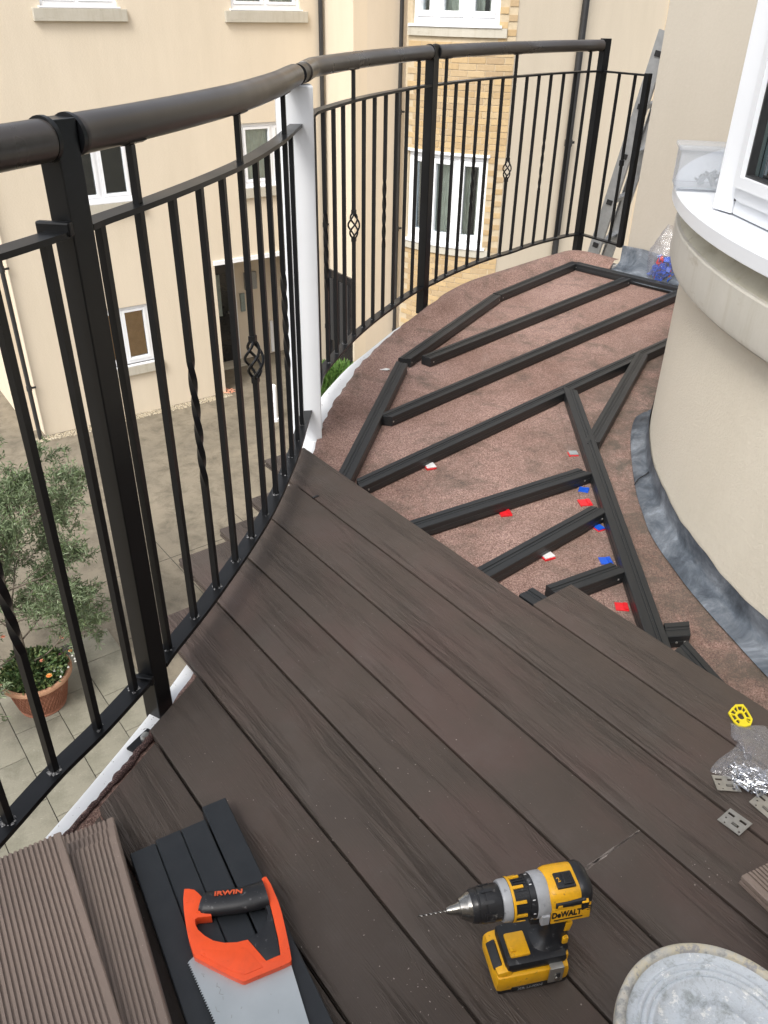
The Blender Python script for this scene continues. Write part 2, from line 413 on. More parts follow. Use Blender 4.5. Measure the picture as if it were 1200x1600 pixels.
bc = t.ramp(t.noise(v, 9, 5), [(.3, (.40,.44,.46)), (.7, (.50,.54,.56))])
bc = t.mix(t.ramp(t.noise(v, 130, 6, .7), [(.69, (0.,0.,0.)), (.73, (.8,.8,.8))]), bc, (.12,.13,.14))
M['blade'] = t.fin(bc, .42, .45, normal=t.bump(t.noise(t.coord((8,300,1)), 2, 3), .15, .0003))
M['hangyellow'] = simple('yellow_hanger', (.80,.66,.02), (.75,.6,.02), 20, .4)
def bagm():
    t = NT('clear_plastic_film'); v = t.coord()
    tr = t.n('ShaderNodeBsdfTransparent'); tr.inputs[0].default_value = (.97,.97,.99,1)
    gl = t.n('ShaderNodeBsdfGlossy'); gl.inputs['Roughness'].default_value = .12
    df = t.n('ShaderNodeBsdfDiffuse'); df.inputs[0].default_value = (.62,.63,.68,1)
    nm = t.bump(t.noise(v, 45, 5, .6, 1.5), .9, .006)
    t.l(nm, gl.inputs['Normal'])
    m1 = t.n('ShaderNodeMixShader'); m1.inputs[0].default_value = .35; t.l(gl.outputs[0], m1.inputs[1]); t.l(df.outputs[0], m1.inputs[2])
    lw = t.n('ShaderNodeLayerWeight'); lw.inputs[0].default_value = .35; t.l(nm, lw.inputs['Normal'])
    mr = t.n('ShaderNodeMapRange'); mr.inputs['To Min'].default_value = .16; mr.inputs['To Max'].default_value = .75; t.l(lw.outputs['Facing'], mr.inputs['Value'])
    m2 = t.n('ShaderNodeMixShader'); t.l(mr.outputs[0], m2.inputs[0]); t.l(tr.outputs[0], m2.inputs[1]); t.l(m1.outputs[0], m2.inputs[2])
    t.l(m2.outputs[0], t.out.inputs[0]); return t.mat
M['bag'] = bagm()
def tubm():
    t = NT('frosted_plastic'); tr = t.n('ShaderNodeBsdfTransparent'); tr.inputs[0].default_value = (.93,.94,.96,1)
    gl = t.n('ShaderNodeBsdfPrincipled'); gl.inputs['Base Color'].default_value = (.62,.65,.68,1); gl.inputs['Roughness'].default_value = .25
    m2 = t.n('ShaderNodeMixShader'); m2.inputs[0].default_value = .27; t.l(tr.outputs[0], m2.inputs[1]); t.l(gl.outputs[0], m2.inputs[2])
    t.l(m2.outputs[0], t.out.inputs[0]); return t.mat
M['tub'] = tubm()
# paint bucket lid
t = NT('paint_caked_lid'); v = t.coord()
bc = t.ramp(t.noise(v, 30, 10, .82, .3), [(.34, (.28,.30,.295)), (.42, (.42,.45,.47)), (.50, (.58,.62,.66)), (.58, (.50,.53,.56)), (.66, (.72,.73,.71))])
bc = t.mix(t.ramp(t.noise(v, 60, 8, .8), [(.58, (0.,0.,0.)), (.63, (.85,.85,.85))]), bc, (.85,.85,.83))
bc = t.mix(t.ramp(t.noise(v, 34, 6, .7), [(.68, (0.,0.,0.)), (.73, (.8,.8,.8))]), bc, (.13,.11,.10))
M['lid'] = t.fin(bc, .55, normal=t.bump(t.noise(v, 90, 6, .7), .6, .0015))
t = NT('paint_caked_rim'); v = t.coord()
bc = t.ramp(t.noise(v, 30, 6, .7), [(.38, (.30,.30,.29)), (.46, (.52,.50,.45)), (.56, (.58,.52,.38)), (.62, (.34,.33,.33))])
bc = t.mix(t.ramp(t.noise(v, 120, 6, .7), [(.64, (0.,0.,0.)), (.69, (.9,.9,.9))]), bc, (.12,.09,.08))
M['lidrim'] = t.fin(bc, .6, normal=t.bump(t.noise(v, 120, 6, .7), .7, .002))
t = NT('terracotta'); v = t.coord()
M['terracotta'] = t.fin(t.ramp(t.noise(v, 12, 6, .7), [(.3, (.22,.085,.05)), (.6, (.30,.13,.08)), (.75, (.40,.24,.17))]), .9, normal=t.bump(t.noise(v, 60, 5), .4, .003))
t = NT('terracotta_rim'); v = t.coord()
M['terrarim'] = t.fin(t.ramp(t.noise(v, 12, 6, .7), [(.3, (.36,.18,.10)), (.7, (.46,.27,.17))]), .9)
def leafm(name, stops):
    t = NT(name); ge = t.n('ShaderNodeNewGeometry')
    c = t.ramp(ge.outputs['Random Per Island'], stops)
    return t.fin(c, .6, Transmission_Weight=0.0, Subsurface_Weight=0.0)
M['olive'] = leafm('olive_leaf', [(0, (.085,.125,.05)), (.3, (.17,.22,.12)), (.55, (.12,.17,.08)), (.8, (.25,.30,.19)), (1, (.10,.16,.04))])
M['leaf'] = leafm('garden_leaf', [(0, (.03,.06,.018)), (.4, (.06,.115,.035)), (.7, (.13,.16,.05)), (1, (.10,.15,.07))])
M['grassleaf'] = leafm('bright_leaf', [(0, (.05,.12,.02)), (.5, (.08,.17,.03)), (1, (.12,.22,.05))])
M['twig'] = simple('twig_bark', (.16,.13,.10), (.11,.09,.07), 30, .9)
M['soil'] = simple('soil', (.035,.026,.02), rough=.95)
M['gravel'] = leafm('gravel_stone', [(0, (.30,.25,.17)), (.4, (.46,.40,.29)), (.7, (.36,.30,.21)), (1, (.58,.52,.41))])
M['dust'] = simple('pale_sawdust', (.36,.31,.28), rough=.95)
M['teal'] = toolm('teal_plastic', (.03,.10,.115), (.2,.25,.25), .4, .35)
M['greyrubber'] = toolm('pale_grey_plastic', (.30,.33,.33), (.15,.16,.16), .4, .4)
M['orangefl'] = simple('orange_petal', (.80,.30,.08), (.85,.42,.12), 60, .7)
M['pinkfl'] = simple('peach_petal', (.80,.32,.20), (.80,.42,.28), 60, .7)
M['purplefl'] = simple('purple_petal', (.15,.01,.09), rough=.7)
M['whitefl'] = simple('white_petal', (.8,.8,.75), rough=.7)

# ================================================================== COURTYARD (5 m below the balcony)
GZ = -5.0
A0 = at(71.5, 681, GZ); B0 = at(333, 618, GZ)
eX = (B0-A0).normalized(); mX = Vector((eX.y, -eX.x, 0))
def W(u, wd, z): return A0+eX*u+mX*wd+Vector((0,0,z-GZ))
MW = Matrix((eX, -mX, Vector((0,0,1)))).transposed().to_4x4()     # local x along facade, y into building, z up
gr = MB().box((2, 18, GZ-.15), (90, 90, .3)).build('courtyard_ground', M['concrete'], smooth=False); tag(gr, 'brown grey stained concrete courtyard far below the balcony', kind='structure')
# paving slabs near the pot
pv = MB(); sx = Vector((math.cos(R(-52.1)), math.sin(R(-52.1)), 0)); sy = Vector((-sx.y, sx.x, 0)); so_ = Vector((-3.303, 5.253, GZ))
pv.prism([(so_+sx*a_+sy*b_).xy[:] for a_, b_ in ((-1.55,-2.4), (2.4,-2.4), (2.4,1.33), (-1.55,1.33))], GZ-.1, GZ+.004)
pav = pv.build('paving', M['joint'], smooth=False, origin=so_); tag(pav, 'pale grey flagstone paving around the big flower pot', kind='structure')
slabm = {}
for j in range(-4, 3):
    a_ = -1.55+.2*(j % 2)
    while a_ < 2.3:
        ln = (.60, .60, .45)[(j*3+int(a_*5)) % 3]; ln = min(ln, 2.4-a_)
        if ln < .08: break
        key = round(ln, 2)
        if key not in slabm:
            mb = MB(); mb.box((0,0,0), (ln-.008, .445-.008, .03)); o = mb.build('paving_slab', M['slab'], pav, origin=(0,0,0), bevel=.003); slabm[key] = o.data
        else:
            o = bpy.data.objects.new('paving_slab', slabm[key]); col.objects.link(o); o.parent = pav; ORI[o.name] = Vector((0,0,0))
        p = so_+sx*(a_+ln/2)+sy*(j*.445+.2225); o.location = p-so_+Vector((0,0,-.002+rnd.uniform(-.0015,.0015))); o.rotation_euler.z = R(-52.1)+rnd.uniform(-.004,.004)
        a_ += ln

# ------------------------------------------------------------------ building across the courtyard
opp = thing('opposite_building', 'cream rendered building across the courtyard with a curved yellow brick bay and white windows', 'building', tuple(A0))
def wall_open(name, mat, o_, u0, u1, z0, z1, ops, th=.3, wd=0.0, parent=opp):
    us = sorted({u0, u1, *[q for a in ops for q in a[:2]]}); zs = sorted({z0, z1, *[q for a in ops for q in a[2:]]})
    mb = MB()
    # merge columns of cells
    for i in range(len(us)-1):
        k = 0
        while k < len(zs)-1:
            cz = (zs[k]+zs[k+1])/2; cu = (us[i]+us[i+1])/2
            if any(a[0] < cu < a[1] and a[2] < cz < a[3] for a in ops): k += 1; continue
            k2 = k
            while k2+1 < len(zs)-1 and not any(a[0] < cu < a[1] and a[2] < (zs[k2+1]+zs[k2+2])/2 < a[3] for a in ops): k2 += 1
            c = W(cu, wd-th/2, (zs[k]+zs[k2+1])/2)
            mb.box(c, (us[i+1]-us[i], th, zs[k2+1]-zs[k]), M=MW.to_3x3()); k = k2+1
    return mb.build(name, mat, parent, smooth=False)
def window_flat(u0, u1, z0, z1, lights, wd=0.0, parent=opp, sill=True, inner='curtain', cover=1.0, top_open=False):
    """upvc casement in the facade plane; lights = list of relative widths"""
    fw = .055; c = W((u0+u1)/2, wd-.09, z0)
    f = MB(); M3 = MW.to_3x3(); rec = -.07
    def bar(a, b, za, zb, y=rec, dp=.06): f.box(W((a+b)/2, wd+y, (za+zb)/2), (b-a, dp, zb-za), M=M3)
    bar(u0, u1, z0, z0+fw); bar(u0, u1, z1-fw, z1); bar(u0, u0+fw, z0+fw, z1-fw); bar(u1-fw, u1, z0+fw, z1-fw)
    tot = sum(lights); x = u0+fw; span = u1-u0-2*fw-(len(lights)-1)*.05
    panes = []
    for i, L in enumerate(lights):
        wdt = span*L/tot; a, b = x, x+wdt
        sh = .045
        bar(a+.004, b-.004, z0+fw+.004, z0+fw+sh, rec+.012, .06); bar(a+.004, b-.004, z1-fw-sh, z1-fw-.004, rec+.012, .06)
        bar(a+.004, a+sh, z0+fw+sh, z1-fw-sh, rec+.012, .06); bar(b-sh, b-.004, z0+fw+sh, z1-fw-sh, rec+.012, .06)
        panes.append((a+sh, b-sh)); x = b
        if i < len(lights)-1: bar(x, x+.05, z0+fw, z1-fw); x += .05
    fo = f.build('window', M['white_far'], parent, origin=c, smooth=False)
    for a, b in panes:
        MB().box(W((a+b)/2, wd+rec+.002, (z0+z1)/2), (b-a+.01, .006, z1-z0-2*fw-2*.045+.01), M=M3).build('pane', M['glass'], fo, smooth=False)
    # curtain or blind behind the glass and the dark room
    if inner:
        mb = MB(); n_ = 40; h = (z1-z0-.12)*cover; zt = z1-.06
        if inner == 'blind':
            k = int(h/.03)
            for q in range(k): mb.box(W((u0+u1)/2, wd+rec-.035, zt-(q+.5)*h/k), (u1-u0-.1, .006, h/k*.93), M=M3)
        else:
            ps = [W(lerp(u0+.05, u1-.05, q/n_), wd+rec-.07+.015*math.sin(q*1.9), 0) for q in range(n_+1)]
            for q in range(n_):
                p1, p2 = ps[q], ps[q+1]; d_ = -mX*.006
                mb.add([Vector((p.x, p.y, z)) for p in (p1, p2, p2+d_, p1+d_) for z in (zt-h, zt)], [(0,2,3,1),(4,6,7,5),(0,1,7,6),(0,6,4,2),(1,3,5,7)])
        mb.build('blind' if inner == 'blind' else 'curtain', M[inner], fo, smooth=False)
    rb = MB(); dz = z1-z0+.3
    rb.box(W((u0+u1)/2, wd-1.0, (z0+z1)/2), (u1-u0+.6, .02, dz), M=M3)
    for uu in (u0-.3, u1+.3): rb.box(W(uu, wd-.66, (z0+z1)/2), (.02, .68, dz), M=M3)
    for zz in (z0-.15, z1+.15): rb.box(W((u0+u1)/2, wd-.66, zz), (u1-u0+.58, .66, .02), M=M3)
    rb.build('room', M['room'], fo, smooth=False)
    MB().box(W((u0+u1)/2, wd+.0, z0-.012), (u1-u0+.06, .12, .024), M=M3).build('drip_sill', M['white_far'], fo, smooth=False, bevel=.004)
    if sill:
        MB().box(W((u0+u1)/2, wd-.04, z0-.103), (u1-u0+.24, .20, .155), M=M3).build('stone_sill', M['stone_far'], fo, smooth=False, bevel=.008)
    return fo
wins = [(1.08, 2.06, -4.08, -3.09), (1.08, 2.09, -1.42, -.45), (1.14, 2.20, 1.14, 2.25),
        (3.98, 5.17, -1.42, -.45), (3.97, 5.17, 1.14, 2.25)]
porch = (3.31, 5.35, GZ, -2.62)
wall_open('wall', M['cream'], opp, 0, 5.60, GZ, 4.6, wins+[porch])
window_flat(*wins[0], [1, 1], inner='blind')
window_flat(*wins[1], [1, 1], inner=None)
window_flat(*wins[2], [1, 1.1])
window_flat(*wins[3], [1, 1], inner='curtain')
window_flat(*wins[4], [1, 1])
# flank wall going back at the left corner
MB().box(W(-.01, -3.15, -.2), (.3, 5.7, 9.6), M=MW.to_3x3()).build('flank_wall', M['cream'], opp, smooth=False)
# porch recess
pr = MB(); M3 = MW.to_3x3()
pr.box(W(4.33, -1.45, -3.8), (2.7, .2, 2.5), M=M3); pr.box(W(3.21, -.83, -3.8), (.2, 1.05, 2.5), M=M3); pr.box(W(5.45, -.83, -3.8), (.2, 1.05, 2.5), M=M3)
pr.box(W(4.33, -.82, -2.52), (2.44, 1.06, .195), M=M3)
pr.build('porch_recess', M['cream_pale'], opp, smooth=False)
MB().box(W(4.33, .012, -2.60), (2.08, .05, .07), M=M3).build('porch_lintel', M['white_far'], opp, smooth=False)
dr_ = MB().box(W(3.79, -1.32, -3.99), (.80, .06, 1.98), M=M3).build('front_door', M['door'], opp, smooth=False, bevel=.006)
MB().box(W(3.62, -1.285, -3.60), (.10, .02, .8), M=M3).box(W(3.90, -1.285, -3.60), (.10, .02, .8), M=M3).build('door_glazing', M['greenglass'], dr_, smooth=False)
MB().box(W(4.12, -1.27, -3.95), (.10, .05, .03), M=M3).build('door_handle', M['alu'], dr_, smooth=False)
MB().box(W(3.64, -1.27, -4.35), (.05, .03, .34), M=M3).build('kick_plate', M['alu'], dr_, smooth=False)
MB().box(W(4.235, -1.32, -3.99), (.07, .10, 2.0), M=M3).box(W(3.80, -1.32, -2.965), (.94, .10, .07), M=M3).build('door_frame', M['white_far'], opp, smooth=False)
MB().box(W(4.62, -1.32, -3.42), (.26, .05, .34), M=M3).build('intercom_panel', M['greybox'], opp, smooth=False, bevel=.005)
MB().box(W(4.42, -1.32, -3.82), (.09, .04, .36), M=M3).build('notice_plate', M['greenglass'], opp, smooth=False)
MB().box(W(3.80, -1.2, -4.975), (1.0, .4, .05), M=M3).build('door_step', M['stone_far'], opp, smooth=False)
MB().tube([W(5.02, -1.30, -4.95), W(5.02, -1.30, -4.3)], .035, 10).build('waste_pipe', M['white_far'], opp)
# return wall and second facade plane
MB().box(W(5.73, .30, -.2), (.26, 1.2, 9.6), M=M3).build('return_wall', M['cream'], opp, smooth=False)
sd_ = MB().box(W(5.585, .46, -4.0), (.05, .78, 2.0), M=M3).build('side_door', M['door'], opp, smooth=False)
for q in range(4): MB().box(W(5.555, .20+q*.17, -3.75), (.02, .10, 1.2), M=M3).build('glazing_strip', M['room'], sd_, smooth=False)
MB().box(W(5.54, .72, -4.05), (.05, .05, .12), M=M3).build('door_handle', M['alu'], sd_, smooth=False)
MB().box(W(6.88, .75, -.2), (2.04, .3, 9.6), M=M3).build('second_wall', M['cream_pale'], opp, smooth=False)
def downpipe(p, z0, z1, r=.037, parent=opp):
    mb = MB(); mb.tube([Vector((p.x, p.y, z0)), Vector((p.x, p.y, z1))], r, 12)
    for z in [z0+.9+i*1.9 for i in range(int((z1-z0-.5)/1.9))]:
        mb.lathe([(r, -.04), (r+.008, -.04), (r+.008, .04), (r, .04)], 12, (p.x, p.y, z)); mb.box((p.x+.03, p.y+.02, z), (.14, .02, .03), R(35.8))
    return mb.build('downpipe', M['pipe'], parent)
downpipe(W(5.52, .06, 0), GZ, 4.5)
downpipe(W(6.47, .98, 0), GZ, 4.5, .034)
downpipe(W(-.10, .06, 0), GZ, 4.5, .034)
# ---- curved brick bay
BC = Vector((1.585, 13.13, 0)); BR = 1.85
def bayp(a, r=BR, z=0): return Vector((BC.x+r*math.cos(a), BC.y+r*math.sin(a), z))
a_r = math.atan2(11.285-BC.y, 1.47-BC.x)         # right-hand end of the bay
a_l = R(165)-2*math.pi
b_win = [(-1.56, -.40, R(219.5)-2*math.pi, R(260.6)-2*math.pi), (1.04, 2.25, R(219.5)-2*math.pi, R(260.6)-2*math.pi)]
# where the photograph shows the window edges, as angles round the bay
def ang_of(px, py, r=BR):
    q = ray(px, py); best = None
    dx, dy = q.x, q.y; L = math.hypot(dx, dy); dx /= L; dy /= L
    b = dx*BC.x+dy*BC.y; c = BC.x**2+BC.y**2-r*r; disc = b*b-c
    if disc < 0: disc = 0
    t_ = b-math.sqrt(disc); return math.atan2(dy*t_-BC.y, dx*t_-BC.x)
wa0, wa1 = ang_of(636, 300), ang_of(757, 330)
a_l = ang_of(630, 250)
mb = MB()
def arcwall(mb, a0, a1, z0, z1, r0, r1, n=None):
    n = n or max(1, int(abs(a1-a0)/R(4)))
    pts = [(r1, z0), (r1, z1), (r0, z1), (r0, z0)]
    vs_ = []; fs = []
    for i in range(n+1):
        a = a0+(a1-a0)*i/n
        for r_, z in pts: vs_.append(bayp(a, r_, z))
    for i in range(n):
        for j in range(4): fs.append((i*4+j, (i+1)*4+j, (i+1)*4+(j+1) % 4, i*4+(j+1) % 4))
    fs.append((0,1,2,3)); fs.append((n*4+3, n*4+2, n*4+1, n*4)); mb.add(vs_, fs)
WZ = [(-1.56, -.42), (1.04, 2.25)]
zc = GZ
for (za, zb) in WZ:
    arcwall(mb, a_l, a_r, zc, za-.13, BR-.25, BR-.006); arcwall(mb, a_l, wa0, za-.13, zb, BR-.25, BR-.006); arcwall(mb, wa1, a_r, za-.13, zb, BR-.25, BR-.006); zc = zb
arcwall(mb, a_l, a_r, zc, 4.4, BR-.25, BR-.006)
q_ = bayp(a_l, BR-.02); bs_ = Vector((.06, 1, 0)).normalized(); MB().box((q_+bs_*1.75+Vector((.16, 0, -.3)))[:], (.25, 3.3, 9.2), R(-3.4)).build('bay_side', M['cream_pale'], opp, smooth=False)
bay = mb.build('brick_bay', M['mortar'], opp, origin=(BC.x, BC.y, GZ))
# bricks: 215 x 65 mm with 10 mm joints
bang = .225/BR; bm_ = MB(); hw = (.215/BR)/2; vs_ = []
for a in (-hw, 0, hw):
    for r_ in (BR-.02, BR):
        for z in (0, .065): vs_.append(Vector((r_*math.cos(a)-BR, r_*math.sin(a), z)))
bm_.add(vs_, [(0,1,3,2),(8,10,11,9),(2,3,7,6),(6,7,11,10),(0,4,5,1),(4,8,9,5),(1,5,7,3),(5,9,11,7),(0,2,6,4),(4,6,10,8)])
brick0 = bm_.build('brick', M['brick'], bay, origin=(0,0,0), smooth=False, bevel=.002)
bh = MB(); hw2 = hw*.47; vs_ = []
for a in (-hw2, hw2):
    for r_ in (BR-.02, BR):
        for z in (0, .065): vs_.append(Vector((r_*math.cos(a)-BR, r_*math.sin(a), z)))
bh.add(vs_, [(0,1,3,2),(4,6,7,5),(0,4,5,1),(2,3,7,6),(0,2,6,4),(1,5,7,3)])
brickh = bh.build('brick', M['brick'], bay, origin=(0,0,0), smooth=False)
used = {brick0.name: 0, brickh.name: 0}; cand = []
k = 0; z = GZ+.01
while z < 4.3:
    off = bang/2 if k % 2 else 0; q = 0
    a = a_r-off
    if off: cand.append((a_r-hw2-.001, z, 1))
    while a-hw*2 > a_l-.004:
        ac = a-hw-.003
        inw = any(za-.13-.06 < z < zb and wa0-hw*.98 < ac < wa1+hw*.98 for za, zb in WZ)
        inpart = any(za-.13-.06 < z < zb and wa0-hw*.55 < ac < wa1+hw*.55 for za, zb in WZ)
        if not inw: cand.append((ac, z, 0))
        elif not inpart:
            s_ = -1 if ac < (wa0+wa1)/2 else 1
            edge = wa0-hw2-.002 if s_ < 0 else wa1+hw2+.002
            if (s_ < 0 and ac-hw < edge-hw2*.2) or s_ > 0: cand.append((edge, z, 1))
        a -= bang
    z += .075; k += 1
def vis(c): # how large / central it shows
    return -abs(c[1]-(-.3)) + (c[0]-a_l)*.35
cand.sort(key=vis, reverse=True)
stuffb = MB()
for i, (ac, z, half) in enumerate(cand):
    rz = ac; p = bayp(ac, BR+rnd.uniform(-.0015, .002), z)
    if i < 298:
        proto = brickh if half else brick0
        if used[proto.name] == 0: o = proto; used[proto.name] = 1
        else: o = bpy.data.objects.new('brick', proto.data); col.objects.link(o); o.parent = bay
        o.location = p-ORI[bay.name]; o.rotation_euler = (0, 0, rz)
    else:
        src = (brickh if half else brick0).data; Mx = Matrix.Translation(p) @ Matrix.Rotation(rz, 4, 'Z')
        stuffb.add([Mx @ v_.co for v_ in src.vertices], [tuple(pp.vertices) for pp in src.polygons])
ob = stuffb.build('bricks', M['brick'], bay, smooth=False); tag(ob, kind='stuff')
# bay windows (curved), sills
for wi, (za, zb) in enumerate(WZ):
    f = MB(); r0, r1 = BR-.11, BR-.04
    def abar(a0, a1, z0, z1, dr=0.0): arcwall(f, a0, a1, z0, z1, r0+dr, r1+dr, 4)
    d = .055/BR; abar(wa0, wa1, za, za+.07); abar(wa0, wa1, zb-.06, zb); abar(wa0, wa0+d, za+.07, zb-.06); abar(wa1-d, wa1, za+.07, zb-.06)
    lights = [.78, 1.0, .95] ; tot = sum(lights); sp = wa1-wa0-2*d-2*d*1.5; x = wa0+d; pan = []
    for i, L in enumerate(lights):
        wd_ = sp*L/tot; s_ = .06/BR
        abar(x+.002, x+wd_-.002, za+.074, za+.14, .012); abar(x+.002, x+wd_-.002, zb-.125, zb-.064, .012)
        abar(x+.002, x+s_, za+.14, zb-.125, .012); abar(x+wd_-s_, x+wd_-.002, za+.14, zb-.125, .012); pan.append((x+s_, x+wd_-s_)); x += wd_
        if i < 2: abar(x, x+d*1.5, za+.07, zb-.06); x += d*1.5
    fo = f.build('window', M['white_far'], opp, origin=bayp((wa0+wa1)/2, BR-.1, za), sharp=25)
    for a0_, a1_ in pan:
        g_ = MB(); arcwall(g_, a0_-.003, a1_+.003, za+.13, zb-.12, r0+.03, r0+.036, 4); g_.build('pane', M['glass'], fo)
    cu = MB(); n_ = 60
    for q in range(n_):
        a = lerp(wa0+.05, wa1-.05, q/n_); b = lerp(wa0+.05, wa1-.05, (q+1)/n_)
        if wi == 0 and .60 < q/n_ < .66 or .86 < q/n_ < .92: continue
        ra = BR-.22+.018*math.sin(q*1.7); rb_ = BR-.22+.018*math.sin((q+1)*1.7)
        P4 = [bayp(a, ra), bayp(b, rb_), bayp(b, rb_-.006), bayp(a, ra-.006)]
        cu.add([Vector((p.x, p.y, zz)) for p in P4 for zz in (za+.08, zb-.05)], [(0,2,3,1),(4,6,7,5),(0,1,7,6),(0,6,4,2),(1,3,5,7)])
    cu.build('curtain', M['curtain'], fo, smooth=False)
    ro = MB(); arcwall(ro, wa0-.1, wa1+.1, za-.1, zb+.1, BR-1.0, BR-.95); arcwall(ro, wa0-.1, wa1+.1, za-.1, za-.08, BR-.95, BR-.26); arcwall(ro, wa0-.1, wa1+.1, zb+.08, zb+.1, BR-.95, BR-.26)
    ro.build('room', M['room'], fo)
    s1 = MB(); arcwall(s1, wa0-.02, wa1+.02, za-.03, za-.002, BR-.12, BR+.04, 14); s1.build('drip_sill', M['white_far'], fo)
    s2 = MB(); arcwall(s2, wa0-.03, wa1+.055, za-.13, za-.032, BR-.2, BR+.025, 14); s2.build('stone_sill', M['stone_far'], fo)
    s3 = MB(); arcwall(s3, wa0-.02, wa1+.01, zb-.005, zb+.028, BR-.12, BR+.018, 14); s3.build('head_trim', M['white_far'], fo)
# ---- third facade to the right of the bay
w3 = Vector((1.47, 11.30, 0)); w3e = onv(1036, 60, w3, (eX.x, eX.y)); L3 = (Vector((w3e.x, w3e.y, 0))-w3).length
def W3(u, wd, z): return w3+eX*u+mX*wd+Vector((0,0,z))
MB().box(W3(L3/2, -.15, -.2), (L3, .3, 9.6), M=M3).build('third_wall', M['cream'], opp, smooth=False)
pp_ = onv(886, 240, w3+mX*.06, (eX.x, eX.y)); downpipe(pp_, GZ, 4.5, .045)
MB().box(W3(L3+.30, -.10, -.2), (.60, .3, 9.6), M=M3).build('brick_pier', M['mortar'], opp, smooth=False)
pb = MB(); z = GZ+.02; k = 0
while z < 3.5:
    for q in range(3):
        u = .115+q*.225-(.11 if k % 2 else 0); wdt = .215
        lo, hi = max(u-wdt/2, .003), min(u+wdt/2, .597)
        if hi-lo > .05: pb.box(W3(L3+(lo+hi)/2, .052, z+.0325), (hi-lo, .012, .065), M=M3)
    z += .075; k += 1
tag(pb.build('bricks', M['brick'], opp, smooth=False), kind='stuff')
MB().box(W3(L3+3.6, -.3, -.2), (6, .3, 9.6), M=M3).build('far_wall', M['cream'], opp, smooth=False)
# eaves and roof (above the picture)
MB().box(W(2.8, -2.6, 4.75), (6.4, 6.2, .3), M=M3).build('roof', M['pipe'], opp, smooth=False)
MB().box(W(6.0, -3.2, -.2), (12, .3, 9.6), M=M3).build('rear_wall', M['cream_pale'], opp, smooth=False)
# ---- yellow brick garden wall beyond the left corner
gp = at(10, 626, GZ)
gw = thing('garden_wall', 'yellow brick wall at the far left beyond the cream building corner', 'wall', tuple(gp))
MB().box(gp+Vector((-1.2, .9, 1.3)), (3.2, .2, 2.6), R(35.8)).build('wall_core', M['mortar'], gw, smooth=False)
gb = MB(); g0 = gp+Vector((-1.2, .9, 0))-eX*1.6+mX*.1
for k in range(34):
    for q in range(14):
        gb.box(g0+eX*(.115+q*.225+(.11 if k % 2 else 0))+Vector((0,0,.04+k*.075)), (.215, .012, .065), R(35.8))
tag(gb.build('bricks', M['brick'], gw, smooth=False), kind='stuff')
MB().box(gp+eX*.42+mX*.0+Vector((0,0,1.7)), (.12, .3, 3.4), R(35.8)).build('gate_post', M['cream_pale'], gw, smooth=False)

jb = MB(); g0_ = so_
for k in range(1, 8):
    o_ = g0_+sy*(1.33+k*1.21); jb.beam(o_-sx*3.2+Vector((0,0,.0005)), o_+sx*6.5+Vector((0,0,.0005)), .008, .004)
for k in range(-2, 6):
    o_ = g0_+sx*(k*1.22); jb.beam(o_+sy*1.35+Vector((0,0,.0006)), o_+sy*9+Vector((0,0,.0006)), .007, .004)
jbo = jb.build('concrete_joints', M['joint'], gr, smooth=False); jbo['kind'] = 'stuff'
# ---- gravel strip along the facade, litter, bollard, plants
gv = MB()
for i in range(2600):
    u = rnd.uniform(-.35, 3.35); wd_ = rnd.uniform(.0, .20)+.05*math.sin(u*3)*rnd.random(); r_ = rnd.uniform(.007, .016)
    p = W(u, .02+wd_, GZ+r_*.4)
    q = [p+Vector((r_*rnd.uniform(.6,1.3)*math.cos(t_), r_*rnd.uniform(.6,1.3)*math.sin(t_), 0)) for t_ in (0, 1.6, 3.1, 4.7)]+[p+Vector((0,0,r_*.7))]
    gv.add(q, [(0,1,4),(1,2,4),(2,3,4),(3,0,4)])
go = gv.build('gravel', M['gravel'], smooth=False, origin=tuple(A0)); tag(go, 'pale gravel strip along the foot of the cream wall', 'gravel', kind='stuff')
lf = MB()
pl = at(357, 612, GZ)
for i in range(60):
    p = pl+Vector((rnd.gauss(0,.10), rnd.gauss(0,.06), .006+rnd.random()*.02)); a = rnd.random()*6; r_ = rnd.uniform(.015, .03)
    lf.add([p+Vector((r_*math.cos(a+k*1.57), r_*math.sin(a+k*1.57), rnd.uniform(-.004,.006))) for k in range(4)], [(0,1,2,3)])
tag(lf.build('fallen_leaves', M['pinkfl'], smooth=False, origin=tuple(pl)), 'orange fallen leaves lying by the porch corner', 'leaves', kind='stuff')
bp = at(430, 657, GZ)
bol = thing('bollard', 'short white bollard standing on the courtyard concrete before the porch', 'bollard', tuple(bp))
MB().lathe([(0,0),(.075,0),(.075,.05),(.055,.06),(.055,.62),(.05,.66),(.025,.68),(0,.685)], 20, bp).build('post', M['white_far'], bol)

